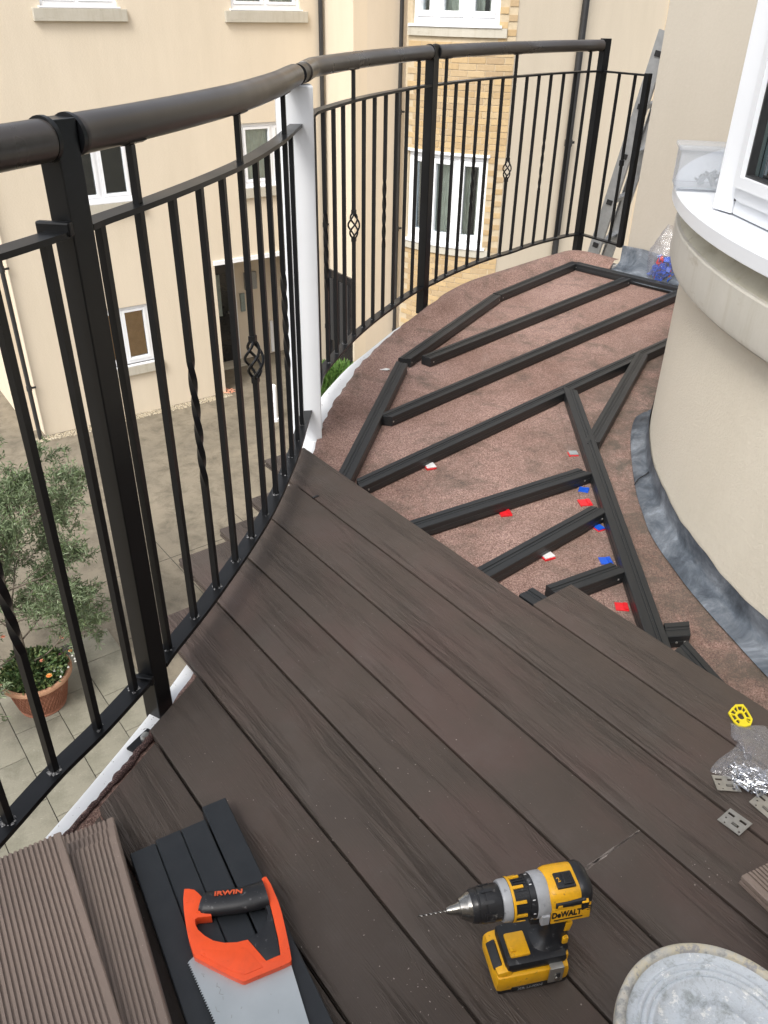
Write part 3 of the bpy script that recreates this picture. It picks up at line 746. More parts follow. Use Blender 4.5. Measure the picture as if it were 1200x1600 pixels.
# ================================================================== BALCONY ROOF
RZ = -.066
pairs = [((-.98,-.05),(-.93,-.04)), ((-.86,.30),(-.81,.31)), ((-.72,.58),(-.675,.595)), ((-.585,.906),(-.54,.916)), ((-.522,1.075),(-.478,1.07)),
 ((-.472,1.22),(-.425,1.235)), ((-.434,1.351),(-.395,1.36)), ((-.385,1.55),(-.342,1.56)), ((-.345,1.75),(-.30,1.755)), ((-.315,1.95),(-.265,1.955)),
 ((-.295,2.15),(-.245,2.15)), ((-.285,2.35),(-.230,2.35)), ((-.280,2.55),(-.213,2.55)), ((-.265,2.70),(-.197,2.70)), ((-.245,2.82),(-.170,2.837)),
 ((-.205,2.97),(-.140,2.97)), ((-.155,3.13),(-.108,3.12)), ((-.09,3.29),(-.055,3.28)), ((-.02,3.46),(.005,3.45)), ((.042,3.604),(.063,3.60)),
 ((.133,3.744),(.150,3.735)), ((.24,3.93),(.256,3.915)), ((.29,4.05),(.312,4.035)), ((.435,4.285),(.455,4.265)), ((.67,4.545),(.69,4.52)),
 ((.98,4.875),(.993,4.845)), ((1.134,4.975),(1.134,4.93)), ((1.33,4.79),(1.30,4.75))]
OC = spline([Vector((p[0][0], p[0][1], 0)) for p in pairs], 5); IC = spline([Vector((p[1][0], p[1][1], 0)) for p in pairs], 5)
roof = MB()
poly = [p.xy[:] for p in IC]+[(1.5, 4.55), (3.3, 2.3), (3.6, .4), (2.4, -1.3), (-1.15, -1.3)]
roof.prism(poly, RZ-.12, RZ)
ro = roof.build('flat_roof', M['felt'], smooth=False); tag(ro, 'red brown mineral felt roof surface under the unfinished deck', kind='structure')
kb = MB(); n = len(IC); vs_ = []; prof = [(.0, -.028), (.012, -.024), (.03, -.036), (.065, -.054), (.12, RZ+.002), (.17, RZ-.003)]
for i in range(n):
    nn = (IC[i]-OC[i]).normalized()
    for j, (dd, z) in enumerate(prof):
        wob = .006*math.sin(i*.9)+rnd.uniform(-.003,.003)
        up_ = max(0, min(1, (IC[i].y-3.60)/.25)) if IC[i].x < 1.2 else 1
        if j == 0: dd -= (.004+abs(wob))*(1-up_)+up_*((IC[i]-OC[i]).length+.012)
        z += up_*(.020, .024, .022, .014, 0, 0)[j]
        vs_.append(Vector((IC[i].x+nn.x*dd, IC[i].y+nn.y*dd, z+(rnd.uniform(-.002,.002) if 0 < j < 5 else 0))))
k = len(prof); kb.add(vs_, [(i*k+j, i*k+j+1, (i+1)*k+j+1, (i+1)*k+j) for i in range(n-1) for j in range(k-1)])
kb.build('felt_upstand', M['felt'], ro, sharp=60)
tr = MB(); vs_ = []
for i in range(n):
    o_, i_ = OC[i], IC[i]+(IC[i]-OC[i]).normalized()*.01
    vs_ += [Vector((o_.x, o_.y, -.034)), Vector((i_.x, i_.y, -.034)), Vector((i_.x, i_.y, -.30)), Vector((o_.x, o_.y, -.30))]
tr.add(vs_, [(i*4+j, (i+1)*4+j, (i+1)*4+(j+1) % 4, i*4+(j+1) % 4) for i in range(n-1) for j in range(4)]+[(0,1,2,3), (n*4-1, n*4-2, n*4-3, n*4-4)])
tr.build('edge_trim', M['white_dirty'], ro, sharp=40)
# ragged felt lip left of the deck
lip = MB(); pth = [p for p in IC if .35 < p.y < 1.185]
pp2 = []; sc_ = []
for i, p in enumerate(spline(pth, 4)):
    pp2.append(p+Vector((.004+rnd.uniform(-.002,.002), 0, -.019+rnd.uniform(-.002,.002)))); sc_.append(.0080*(1+rnd.uniform(-.12,.12)) if p.y > 1.02 else .0052*(1+rnd.uniform(-.2,.2)))
lip.tube(pp2, sc_, 8); lip.build('felt_lip', M['felt_edge'], ro, sharp=70)
la, lb2 = at(918, 830, RZ), at(941, 930, RZ); ld_ = (lb2-la).normalized(); l0, l1 = la-ld_*1.15, lb2+ld_*.55; ls_ = Vector((-ld_.y, ld_.x, 0))
lp = MB(); lp.prism([l0.xy[:], l1.xy[:], (l1+ls_*1.6).xy[:], (l0+ls_*1.6).xy[:]], RZ-.01, RZ+.0028); lp.build('felt_lap', M['felt'], ro, smooth=False)
# wall of the storey under the balcony
lw_ = MB(); inset = [(p+(p-q).normalized()*.12).xy[:] for p, q in zip(IC[::4], OC[::4])]
lw_.prism(inset+[(1.6, 4.3), (3.3, 2.3), (3.6, .4), (2.4, -1.3), (-1.0, -1.3)], GZ, RZ-.12)

# ================================================================== HOUSE WITH THE CURVED BAY (right)
C = Vector((2.70, 2.0, 0)); BRN = 1.872
hs_ = thing('bay_house', 'cream rendered house wall with a bulging bay and white window along the right side', 'building', (1.35, 4.75, GZ))
lw_.build('lower_wall', M['cream'], hs_, smooth=False)
wt = Vector((.61, -.79, 0)).normalized(); wn = Vector((-.79, -.61, 0)).normalized()
wc_ = Vector((1.35, 4.72, 0))
Mw = Matrix((wt, -wn, Vector((0,0,1)))).transposed()
MB().box(wc_+wt*4.2-wn*.15+Vector((0,0,-.9)), (8.4, .3, 8.2), M=Mw).build('main_wall', M['cream_shaded'], hs_, smooth=False)
a0_, a1_ = R(108), R(328)
bw = MB(); bw.lathe([(BRN-.2, -.2), (BRN, -.2), (BRN, .577), (BRN-.2, .577)], 90, (C.x, C.y, 0), a0_, a1_); bw.build('bay_wall', M['cream_near'], hs_, sharp=40)
sc = MB()
prof = [(BRN-.2,.578), (1.908,.578), (1.917,.586), (1.921,.600), (1.922,.690), (1.9195,.6945), (1.911,.6955)]
sc.lathe(prof, 90, (C.x, C.y, 0), a0_, a1_); sco = sc.build('stone_course', M['stone'], hs_, sharp=22)
ld = MB(); vs_ = []; n_ = 260; prof = [(1.9115,.6945), (1.905,.705), (1.894,.716), (1.888,.734), (1.886,.757)]
for i in range(n_+1):
    a = a0_+(a1_-a0_)*i/n_
    for j, (r_, z) in enumerate(prof):
        dz = (math.sin(i*.37)*.002+rnd.uniform(-.0045,.0045)) if 0 < j < 3 else 0
        vs_.append(Vector((C.x+(r_+dz)*math.cos(a), C.y+(r_+dz)*math.sin(a), z+dz)))
ld.add(vs_, [(i*5+j, (i+1)*5+j, (i+1)*5+j+1, i*5+j+1) for i in range(n_) for j in range(4)]); ld.build('mossy_ledge', M['stone_ledge'], sco, origin=ORI[hs_.name], sharp=60)
cs = MB(); cs.lathe([(BRN-.3,.757), (1.9445,.757), (1.9455,.758), (1.9455,.7895), (1.9435,.7915), (BRN-.3,.799)], 110, (C.x, C.y, 0), a0_, a1_)
cs.build('window_sill', M['white'], hs_, sharp=20)
# unseen house wall inferred behind the camera, added to shade the near deck
MB().box((1.0, -1.45, -.9), (5.6, .3, 8.2)).build('unseen_house_wall', M['cream_shaded'], hs_, smooth=False)
# lead flashing round the bay foot
fo_pts = [(993,653),(985,690),(992,760),(1003,800),(1017,837),(1043,877),(1083,930),(1133,987),(1200,1060)]
fl = MB(); vs_ = []; fp = [at(x, y, -.06) for x, y in fo_pts]
first = at(1022, 628, -.06)
fp = [Vector((1.03, 2.86, -.06)), Vector((.985, 2.80, -.06))]+fp+[Vector((.93, 1.20, -.06)), Vector((1.03, 1.0, -.06)), Vector((1.2, .78, -.06)), Vector((1.45,.55,-.06)), Vector((1.8, .3, -.06))]
fs2 = spline(fp, 9); m_ = len(fs2); K = 9
for i, p in enumerate(fs2):
    dC = (p-C); dC.z = 0; a = math.atan2(dC.y, dC.x); ro_ = max(dC.length, BRN+.012)
    topz = .016+.003*math.sin(i*.31)+.0015*math.sin(i*.83+1)
    for j in range(K):
        t_ = j/(K-1)
        # outer lip on the roof, rising to the wall
        rr_ = lerp(ro_, BRN+.004, min(1, t_*1.25)); zz = lerp(-.058, -.035, min(1, t_*1.25)) if t_ < .8 else lerp(-.035, topz, (t_-.8)/.2)
        wv = (.0018*math.sin(i*.7+j*1.3)+.0012*math.sin(i*1.9-j)) * (1 if 0 < j < K-2 else .2)
        vs_.append(Vector((C.x+(rr_)*math.cos(a), C.y+rr_*math.sin(a), zz+wv+(.003 if j else 0))))
fl.add(vs_, [(i*K+j, (i+1)*K+j, (i+1)*K+j+1, i*K+j+1) for i in range(m_-1) for j in range(K-1)])
flo = fl.build('lead_flashing', M['lead'], hs_, sharp=70)
# thin wire lying across the lead
wi_ = MB(); wi_.tube(spline([at(1025, 722, -.015), at(1019, 732, -.028), at(1008, 742, -.03), at(998, 748, -.04), at(991, 757, -.045)], 5), .0018, 6)
tag(wi_.build('thin_wire', M['blackplastic'], origin=at(1008, 742, -.03)), 'thin black wire hanging over the grey lead beside the bay', 'wire')
# lead at the foot of the straight wall
fb = MB(); vs_ = []
for i in range(13):
    p = wc_+wt*(-.03+i*.14)+wn*.002
    q = [p+wn*.004+Vector((0,0,.085+.008*math.sin(i*1.4))), p+wn*.006+Vector((0,0,.0)), p+wn*(.035+.008*math.sin(i*2.1))+Vector((0,0,-.032)), p+wn*(.13+.02*math.sin(i*1.1))+Vector((0,0,-.048))]
    vs_ += q
fb.add(vs_, [(i*4+j, (i+1)*4+j, (i+1)*4+j+1, i*4+j+1) for i in range(12) for j in range(3)]); fb.build('lead_flashing', M['lead'], hs_, sharp=60)
# ---- bay window on the sill
sz = .797
a_0 = at(1112, 325, sz); a_1 = at(1141, 334, sz); a_2 = at(1199, 362, sz); a_2 = a_1+(a_2-a_1).normalized()*1.05
win = MB()
def cb(mb, a, b, z0, z1, dep, off=0.0):
    """upright slab between plan points a,b; dep deep behind the face, off in front (+)"""
    a = Vector((a.x, a.y, 0)); b = Vector((b.x, b.y, 0)); d = (b-a).normalized(); nr = Vector((d.y, -d.x, 0))
    if nr.dot(Vector((-a.x, -a.y, 0))) < 0: nr = -nr
    c = (a+b)/2+nr*(off-dep/2); mb.box((c.x, c.y, (z0+z1)/2), ((b-a).length, dep, z1-z0), M=Matrix((d, d.cross(Vector((0,0,-1))), Vector((0,0,1)))).transposed())
HT = 2.05
cb(win, a_0, a_1, sz, HT, .09, 0)
cb(win, a_1, a_2, sz, sz+.035, .08, -.004); cb(win, a_1, a_2, HT-.08, HT, .08, -.004)
u12 = (a_2-a_1).normalized()
wino = win.build('window', M['white'], hs_, origin=a_1, bevel=.004, smooth=False)
# opening sash
bead = onv(1163, 284, a_1, (u12.x, u12.y)); bu = (Vector((bead.x, bead.y, 0))-Vector((a_1.x, a_1.y, 0))).length; bz = bead.z
sa = MB(); g = .006
cb(sa, a_1+u12*g, a_1+u12*bu, sz+.038, HT-.09, .07, .006); cb(sa, a_1+u12*bu, a_2-u12*.10, sz+.038, bz, .07, .006); cb(sa, a_2-u12*.10, a_2-u12*.02, sz+.038, HT-.09, .07, .006); cb(sa, a_1+u12*bu, a_2-u12*.10, HT-.17, HT-.09, .07, .006)
sao = sa.build('sash', M['white'], wino, bevel=.003, smooth=False)
bd_ = MB(); cb(bd_, a_1+u12*(bu-.012), a_1+u12*(bu+.013), bz-.012, HT-.16, .03, .020); cb(bd_, a_1+u12*(bu+.013), a_2-u12*.11, bz-.012, bz+.013, .03, .020)
bd_.build('glazing_bead', M['white'], wino, smooth=False, bevel=.003)
gk = MB(); cb(gk, a_1+u12*(bu+.013), a_1+u12*(bu+.018), bz+.013, HT-.17, .02, .008); cb(gk, a_1+u12*(bu+.018), a_2-u12*.11, bz+.013, bz+.018, .02, .008)
cb(gk, a_1-u12*.001, a_1+u12*g*.7, sz+.03, HT-.09, .05, -.002); cb(gk, a_1+u12*g, a_2, sz+.0345, sz+.0385, .05, .0)
gk.build('black_gasket', M['blackplastic'], wino, smooth=False)
gl_ = MB(); cb(gl_, a_1+u12*(bu+.018), a_2-u12*.11, bz+.018, HT-.17, .006, -.012); gl_.build('pane', M['glass'], wino, smooth=False)
cu = MB(); cb(cu, a_1+u12*(bu-.02), a_2, sz+.04, HT-.05, .006, -.16)
cu.build('net_curtain', M['curtain'], wino, smooth=False)
# the other facets of the bay window, outside the picture
prev = a_2; ang = math.atan2(a_2.y-C.y, a_2.x-C.x)
for kq in range(3):
    ang += R(32); nx = Vector((C.x+1.86*math.cos(ang), C.y+1.86*math.sin(ang), 0)); fr_ = MB()
    pv_ = Vector((prev.x, prev.y, 0)); d_ = (nx-pv_).normalized()
    cb(fr_, pv_, nx, sz, sz+.12, .08); cb(fr_, pv_, nx, HT-.12, HT, .08); cb(fr_, pv_, pv_+d_*.09, sz+.12, HT-.12, .08); cb(fr_, nx-d_*.09, nx, sz+.12, HT-.12, .08)
    fo = fr_.build('window', M['white'], hs_, origin=(pv_.x, pv_.y, sz), smooth=False)
    g2_ = MB(); cb(g2_, pv_+d_*.09, nx-d_*.09, sz+.12, HT-.12, .006, -.03); g2_.build('pane', M['glass'], fo, smooth=False)
    g2_ = MB(); cb(g2_, pv_+d_*.05, nx-d_*.05, sz+.05, HT-.05, .006, -.2); g2_.build('net_curtain', M['curtain'], fo, smooth=False)
    prev = nx
# return wall behind the left jamb, head and roof of the bay
rt = MB(); b0 = Vector((a_0.x+.16, a_0.y+.03, 0)); b1 = Vector((2.75, 2.78, 0)); cb(rt, b0, b1, .79, 2.5, .12, 0)
rt.build('bay_return', M['cream_near'], hs_, smooth=False)
hd = MB(); hd.lathe([(.2, HT+.001), (1.90, HT+.001), (1.93, HT+.03), (1.93, HT+.30), (1.85, HT+.36), (.2, HT+.4)], 60, (C.x, C.y, 0), R(170), a1_); hd.build('bay_head', M['white'], hs_, sharp=40)

# ================================================================== DECK
Dn = Vector((-.78797, -.61571, 0)); Dd = Vector((-.61571, .78797, 0))
MD = Matrix((Dd, Dn, Vector((0,0,1)))).transposed().to_4x4()
deck = thing('deck', 'partly laid dark brown composite deck of wide boards running to the railing', 'deck', (0, 1.2, 0))
lines = [-1.3825, -1.240, -1.0865, -.932, -.785, -.6350, -.485, -.3365, -.188, -.039, .110]
left = [(.998,.998), (2.010,2.010), (1.828,1.828), (1.735,1.735), (1.672,1.672), (1.476,1.476), (1.251,1.169), (1.132,1.05), (1.033,.94), (.90,.82)]
right = [-.35]+[-.50]*9
def board_prof(w_, th=.023):
    c = .0014
    return [(0, -th+c), (c, -th), (w_-c, -th), (w_, -th+c), (w_, -.0145), (w_-.006, -.0140), (w_-.006, -.0095), (w_, -.009), (w_, -c), (w_-c*.8, -c*.25), (w_-c*1.6, 0), (c*1.6, 0), (c*.8, -c*.25), (0, -c), (0, -.009), (.006, -.0095), (.006, -.0140), (0, -.0145)]
for i in range(10):
    n0, n1 = lines[i]+.0029, lines[i+1]-.0029; w_ = n1-n0
    l0, l1 = left[i]; mb = MB()
    og = Dn*n0+Vector((0,0,rnd.uniform(-.0004,.0004)))
    mb.extr(board_prof(w_), right[i], l0, 0, (l1-l0)/w_)
    o = mb.build('deck_board', M['deck'], None, origin=(0,0,0), sharp=35); o.parent = deck
    o.matrix_world = Matrix.Translation(og) @ MD; o.matrix_parent_inverse = Matrix.Identity(4)
    o.location = og-ORI[deck.name]; o.rotation_euler = MD.to_euler()
# pale scratch line, chips of dust
sc = MB(); p0, p1 = at(1000, 1297, .0006), at(900, 1368, .0006); dd = p1-p0; nrm_ = Vector((-dd.y, dd.x, 0)).normalized()
for kq in range(3):
    for i in range(46):
        t_ = rnd.random(); L_ = rnd.uniform(.006, .022)/dd.length; ww = rnd.uniform(.0003, .0006); off = nrm_*((kq-1)*.0022*(t_)+rnd.gauss(0,.0008))
        a = p0+dd*t_+off; b = p0+dd*min(1, t_+L_)+off+nrm_*rnd.gauss(0,.0004)
        sc.add([a-nrm_*ww, a+nrm_*ww, b+nrm_*ww*.3, b-nrm_*ww*.3], [(0,1,2,3)])
tag(sc.build('scratch_mark', M['dust'], deck, smooth=False), kind='stuff')
du = MB()
def fleck(p, r_):
    a = rnd.random()*6.28; k = rnd.uniform(.4, 1)
    du.add([p+Vector((r_*math.cos(a+q*1.57)*(k if q % 2 else 1), r_*math.sin(a+q*1.57)*(k if q % 2 else 1), r_*.25*rnd.random())) for q in range(4)], [(0,1,2,3)])
for i in range(700):
    n_ = rnd.uniform(-1.36, .05); d_ = rnd.uniform(-.1, 1.6); p = Dn*n_+Dd*d_+Vector((0,0,.0008))
    if d_ < 1.0 or n_ > -1.2 and d_ < 1.05-.6*n_*.8: fleck(p, rnd.uniform(.0003, .0011))
for (x, y, s_, n_) in ((500,1275,.05,20), (640,1180,.06,14), (660,1560,.03,20), (780,1500,.05,12), (560,1440,.08,20), (490,1000,.08,14), (1110,1370,.02,16)):
    c = at(x, y, .0008)
    for i in range(n_): fleck(c+Vector((rnd.gauss(0,s_), rnd.gauss(0,s_), 0)), rnd.uniform(.0005, .0018))
tag(du.build('sawdust', M['dust'], smooth=False), 'pale sawdust flecks scattered over the brown deck boards', 'sawdust', kind='stuff')
# litter on the felt
lt = MB(); du = lt
for i in range(420):
    t_ = rnd.random(); k = int(rnd.uniform(75, n-6)); p = IC[k]+(IC[k]-OC[k]).normalized()*abs(rnd.gauss(.12,.07)); fleck(Vector((p.x, p.y, RZ+.012 if rnd.random() < .3 else RZ+.003)), rnd.uniform(.001,.004))
for i in range(420):
    a = rnd.uniform(R(165), R(215)); r_ = BRN+.12+abs(rnd.gauss(.03,.05)); fleck(Vector((C.x+r_*math.cos(a), C.y+r_*math.sin(a), RZ+.002)), rnd.uniform(.0008,.0028))
for i in range(120): fleck(Vector((rnd.uniform(.1,1.1), rnd.uniform(2.2,4.4), RZ+.002)), rnd.uniform(.0008,.002))
for i in range(70):      # twigs
    k = int(rnd.uniform(80, n-8)); p = IC[k]+(IC[k]-OC[k]).normalized()*rnd.uniform(.06,.2); a = rnd.random()*6.28; L_ = rnd.uniform(.008,.03)
    v = Vector((math.cos(a), math.sin(a), 0))*L_; q = Vector((-v.y, v.x, 0)).normalized()*.0006; p = Vector((p.x, p.y, RZ+.006))
    lt.add([p-v-q, p-v+q, p+v+q, p+v-q], [(0,1,2,3)])
tag(lt.build('roof_litter', M['dust'], smooth=False), 'small chips and twigs lying on the red brown felt', 'litter', kind='stuff')

tbx = at(493, 776, .001); MB().box(tbx, (.020, .007, .003), R(40)).build('fixing_tab', M['blackplastic'], deck, smooth=False)
# ------------------------------------------------------------------ joist frame
frame = thing('joist_grid', 'black composite joist frame lying on the brown felt roof', 'joist frame', (.5, 3.3, RZ))
JT, JH, JW = -.0240, .036, .050
def jprof(w_=JW, h=JH, ch=True):
    c = .0015; a = w_/2
    p = [(-a, -h+c), (-a+c, -h), (a-c, -h), (a, -h+c), (a, -h*.55), (a-.0012, -h*.5), (a, -h*.45), (a, -c), (a-c, 0)]
    if ch: p += [(.0085,0), (.0075,-.0022), (.002,-.0022), (.001,-.0008), (-.001,-.0008), (-.002,-.0022), (-.0075,-.0022), (-.0085,0)]
    p += [(-a+c, 0), (-a, -c), (-a, -h*.45), (-a+.0012, -h*.5), (-a, -h*.55)]
    return p
JC = [0]
def joist(a, b, k0=0., k1=0., parent=frame, z=JT, ch=True, w_=JW, name='joist', hollow=False):
    JC[0] += 1; z -= .00045*(JC[0] % 8)
    A = at(*a, z); B = at(*b, z); d = (B-A); L = d.length; d.normalize(); y = Vector((-d.y, d.x, 0))
    og = A; mb = MB(); mb.extr(jprof(w_, JH, ch), 0, L, k0, k1)
    o = mb.build(name, M['joist_top'], None, origin=(0,0,0), sharp=30); o.parent = parent
    Mx = Matrix((d, y, Vector((0,0,1)))).transposed().to_4x4(); o.location = og-ORI[parent.name]; o.rotation_euler = Mx.to_euler()
    e = MB()
    for q in (0, L):
        e.lathe([(0,0), (.0032,0), (.0028,.0012), (0,.0015)], 8, (q+(.02 if q == 0 else -.02), -w_/2-.0003, -h2), M=Matrix.Rotation(R(90), 4, 'X'))
    eo = e.build('screw_heads', M['steel'], None, origin=(0,0,0)); eo.parent = o; eo['kind'] = 'stuff'
    return o
h2 = .02
joist((536,748), (628,566), 0, .35)
joist((632,560), (776,460), -.35, .15)
joist((777,459), (899,409), -.1, .0)
joist((900,410), (1075,452), 0, 0)
joist((666,558), (979,434), 0, -.2)
joist((601,650), (1062,455), -.5, .0)
joist((560,755), (1052,529), .6, 0)
joist((891,607), (1034,1016), .7, 0)
joist((1004,552), (924,692), .5, -.9)
joist((640,822), (914,735), 0, -.4)
joist((740,902), (938,793), 0, -.6)
joist((863,922), (967,885), 0, -.3)
joist((1040,984), (1078,981), .3, .4)
joist((1064,1008), (1125,1078), -.5, .4)
# short hollow offcut poking out under the boards
joist((822,923), (885,965), 0, 0)
# ------------------------------------------------------------------ coloured packers
def packer(px, py, m1, m2, rz, label, s_=.026):
    s_ *= 1.27
    p = at(px, py, RZ); t_ = thing('packer', label, 'packer', tuple(p), 'plastic packers on the felt by the joists', R(rz))
    mb = MB(); mb.box((0,0,.003), (s_, s_*.95, .005)); o = mb.build('lower_shim', M[m1], None, origin=(0,0,0), bevel=.0006, smooth=False); o.parent = t_
    if m2:
        mb = MB(); mb.box((.001,.002,.0075), (s_*.95, s_*.9, .0035)); o = mb.build('upper_shim', M[m2], None, origin=(0,0,0), bevel=.0006, smooth=False); o.parent = t_
    else:
        mb = MB(); mb.box((s_*.3,0,.0070), (s_*.3, s_*.8, .003)); o = mb.build('raised_lip', M[m1], None, origin=(0,0,0), smooth=False); o.parent = t_
packer(672,731,'red','whitep',20,'white over red packer under the longest joist')
packer(789,803,'red',None,12,'red packer lying in front of the lower left short joist',.028)
packer(855,871,'red','whitep',25,'white over red packer beside the joist above the deck edge')
packer(895,711,'red','greyrubber',5,'red packer with clear top, farthest up beside the diagonal joist',.024)
packer(912,767,'blue',None,-20,'blue packer in the corner where a short joist meets the diagonal joist',.024)
packer(914,787,'red',None,8,'red packer just below the blue one by the diagonal joist',.030)
packer(936,828,'red','blue',30,'small red and blue packer half hidden in the joist corner',.020)
packer(946,878,'blue',None,5,'blue packer above the shortest joist near the deck edge',.026)
packer(971,950,'red',None,-5,'red packer nearest the cut end of the deck board',.026)
cp = at(601, 577, RZ+.012); mb = MB(); mb.prism([(-.02,-.008), (.012,-.012), (.022,0), (.006,.008)], 0, .002, M=Matrix.Translation(cp))
tag(mb.build('paper_scrap', M['whitep'], origin=cp, smooth=False), 'small white scrap on the felt left of the bent joist', 'scrap')

# ================================================================== RAILING
RB = .080; RT = .940      # tops of the bottom and the upper flat rails
FA = [(-.74,.43), (-.710,.54), (-.675,.646), (-.640,.750), (-.603,.854), (-.565,.959), (-.520,1.058), (-.481,1.159)]
FB = [(-.442,1.279), (-.410,1.384), (-.381,1.491), (-.355,1.597), (-.332,1.702), (-.312,1.808), (-.297,1.916), (-.286,2.024), (-.276,2.133), (-.270,2.243), (-.267,2.352)]
FC = [(-.243,2.782), (-.220,2.885), (-.194,2.985), (-.167,3.086), (-.136,3.190), (-.102,3.289), (-.065,3.391), (-.024,3.492), (.019,3.593), (.062,3.695), (.108,3.793)]
FD = [(.232,4.0), (.285,4.093), (.341,4.180), (.403,4.268), (.467,4.356), (.533,4.438), (.600,4.510), (.670,4.587), (.744,4.680), (.820,4.768), (.899,4.848), (.975,4.918), (1.055,4.990)]
FE = [(1.216,4.954), (1.279,4.866)]
PO1 = Vector((-.4597,1.2175,0)); PW = Vector((-.262,2.500,0)); PO3 = Vector((.165,3.895,0)); PO4 = Vector((1.139,5.045,0)); PEND = Vector((1.322,4.780,0))
rail = thing('balcony_railing', 'black wrought iron balcony railing with a round brown handrail, twisted bars and basket scrolls', 'railing', tuple(PO1))
V3 = lambda p, z=0: Vector((p[0], p[1], z))
def flat_rail(pts, z, name='flat_rail', w_=.034, t_=.009):
    mb = MB(); pa = [V3(p, z-t_/2) for p in pts]
    mb.sweep(pa, [(-w_/2,-t_/2), (w_/2,-t_/2), (w_/2,t_/2), (-w_/2,t_/2)]); return mb.build(name, M['iron'], rail, sharp=30)
def tang(pts, i):
    a = V3(pts[max(0,i-1)]); b = V3(pts[min(len(pts)-1,i+1)]); d = (b-a).normalized(); return math.atan2(d.y, d.x)
def baluster(p, ang, kind, riser=False, z0=RB, z1=RT-.009):
    s_ = .0062; sec = [(-s_,-s_), (s_,-s_), (s_,s_), (-s_,s_)]
    mb = MB(); rx = rnd.uniform(-.0015,.0015); up = Vector((math.cos(ang+R(45)*0), math.sin(ang), 0))
    p = V3(p)
    def seg(za, zb, tw=0):
        nn = max(2, int(abs(tw)/R(15))+1)
        mb.sweep([Vector((p.x, p.y, lerp(za, zb, i/(nn-1)))) for i in range(nn)], sec, up=up, twist=[tw*i/(nn-1) for i in range(nn)])
    if kind == 'twist':
        a, b = .350, .628; seg(z0, a); seg(a, b, math.pi*2.5); seg(b, z1)
    elif kind == 'basket':
        a, b = .463, .555; seg(z0, a); seg(b, z1)
        mb.box((p.x, p.y, a-.004), (.016,.016,.016), ang); mb.box((p.x, p.y, b+.004), (.016,.016,.016), ang)
    else: seg(z0, z1)
    o = mb.build('baluster', M['iron'], rail, sharp=25)
    if kind == 'basket':
        for q in range(4):
            pth = []
            for i in range(15):
                t_ = i/14; r_ = .005+.0165*math.sin(math.pi*t_)**.8; a_ = ang+q*math.pi/2+t_*math.pi*1.15
                pth.append(Vector((p.x+r_*math.cos(a_), p.y+r_*math.sin(a_), lerp(a, b, t_))))
            b_ = MB(); b_.tube(pth, .0036, 6, up=Vector((1,0,0))); b_.build('basket_wire', M['iron'], o)
    if riser:
        r_ = MB(); r_.box((p.x, p.y, (RT+1.028)/2), (.0115,.0115,1.028-RT), ang); ro_ = r_.build('riser', M['iron'], rail, smooth=False)
        sdl = MB(); d = Vector((math.cos(ang), math.sin(ang), 0)); secc = []
        q_ = [( .026*math.cos(R(a_)), .026*math.sin(R(a_)) ) for a_ in (-125,-107,-90,-73,-55)]; qo = [(.0295*math.cos(R(a_)), .0295*math.sin(R(a_))) for a_ in (-55,-73,-90,-107,-125)]
        sdl.sweep([V3(p, 1.0575)-d*.024, V3(p, 1.0575)+d*.024], q_+qo); sdl.build('saddle_plate', M['iron'], ro_, sharp=30)
    # weld and grinding dust at the foot
    wd = MB()
    for i in range(9):
        a_ = i/9*6.28+rnd.random()*.3; r_ = .0085+rnd.random()*.002; c = Vector((p.x+r_*math.cos(a_), p.y+r_*math.sin(a_), z0+.0005)); h = rnd.uniform(.0008,.0052)*(rnd.random() > .25)+.0002
        wd.add([c+Vector((h*math.cos(b_), h*math.sin(b_), 0)) for b_ in (0,1.57,3.14,4.71)]+[c+Vector((0,0,h))], [(0,1,4),(1,2,4),(2,3,4),(3,0,4)])
    wo = wd.build('weld', M['weld'], o, smooth=True, sharp=80); wo['kind'] = 'stuff'
    return o
specA = ['','','','','', 'twist','', '']
def panel(pts, kinds, risers):
    for i, p in enumerate(pts): baluster(p, tang(pts, i), kinds.get(i+1, ''), (i+1) in risers)
panel(FA, {6:'twist', 3:'basket'}, {3}); panel(FB, {3:'twist', 6:'basket', 9:'twist'}, {2, 6, 10})
panel(FC, {2:'twist', 5:'basket', 8:'twist'}, {5, 11}); panel(FD, {4:'twist', 7:'basket', 10:'twist'}, {1, 7, 13})
for i, p in enumerate(FE): baluster(p, tang(FE, i), '')
mb = MB(); mb.box((FE[1][0], FE[1][1], .50), (.02,.02,.03), tang(FE, 1)); mb.build('collar', M['iron'], rail, smooth=False, bevel=.002)
wl = PW+Vector((-.012,-.040,0)); wr = PW+Vector((.012,.040,0)); wl2 = PW+Vector((-.030,-.04,0))
def dense(pts, k=6): return [p for p in spline([V3(p) for p in pts], k)]
d1 = Vector((.33,.94,0)).normalized()
pa = dense([(-.81,.22), *FA, (PO1.x-.007, PO1.y-.018)]); pb_ = dense([(PO1.x+.008, PO1.y+.020), *FB, (-.262, 2.462)])
pc = dense([(-.250, 2.545), (-.2465,2.70), *FC, (PO3.x-.012, PO3.y-.02)]); pd = dense([(PO3.x+.012, PO3.y+.018), *FD, (PO4.x-.015, PO4.y-.015)])
pe = [PO4+Vector((.015,-.018,0)), PEND+Vector((-.010,.014,0))]
for pth in (pa, pb_, pc, pd): flat_rail(pth, RT); flat_rail(pth, RB, 'bottom_rail', .036, .010)
for z in (RT, RB): flat_rail(pe, z, 'flat_rail' if z > .5 else 'bottom_rail', .030, .009)
def post(p, ang, z0, z1, s_=.040):
    mb = MB(); mb.box((p.x, p.y, (z0+z1)/2), (s_, s_, z1-z0), ang); return mb.build('post', M['iron'], rail, bevel=.002, smooth=False)
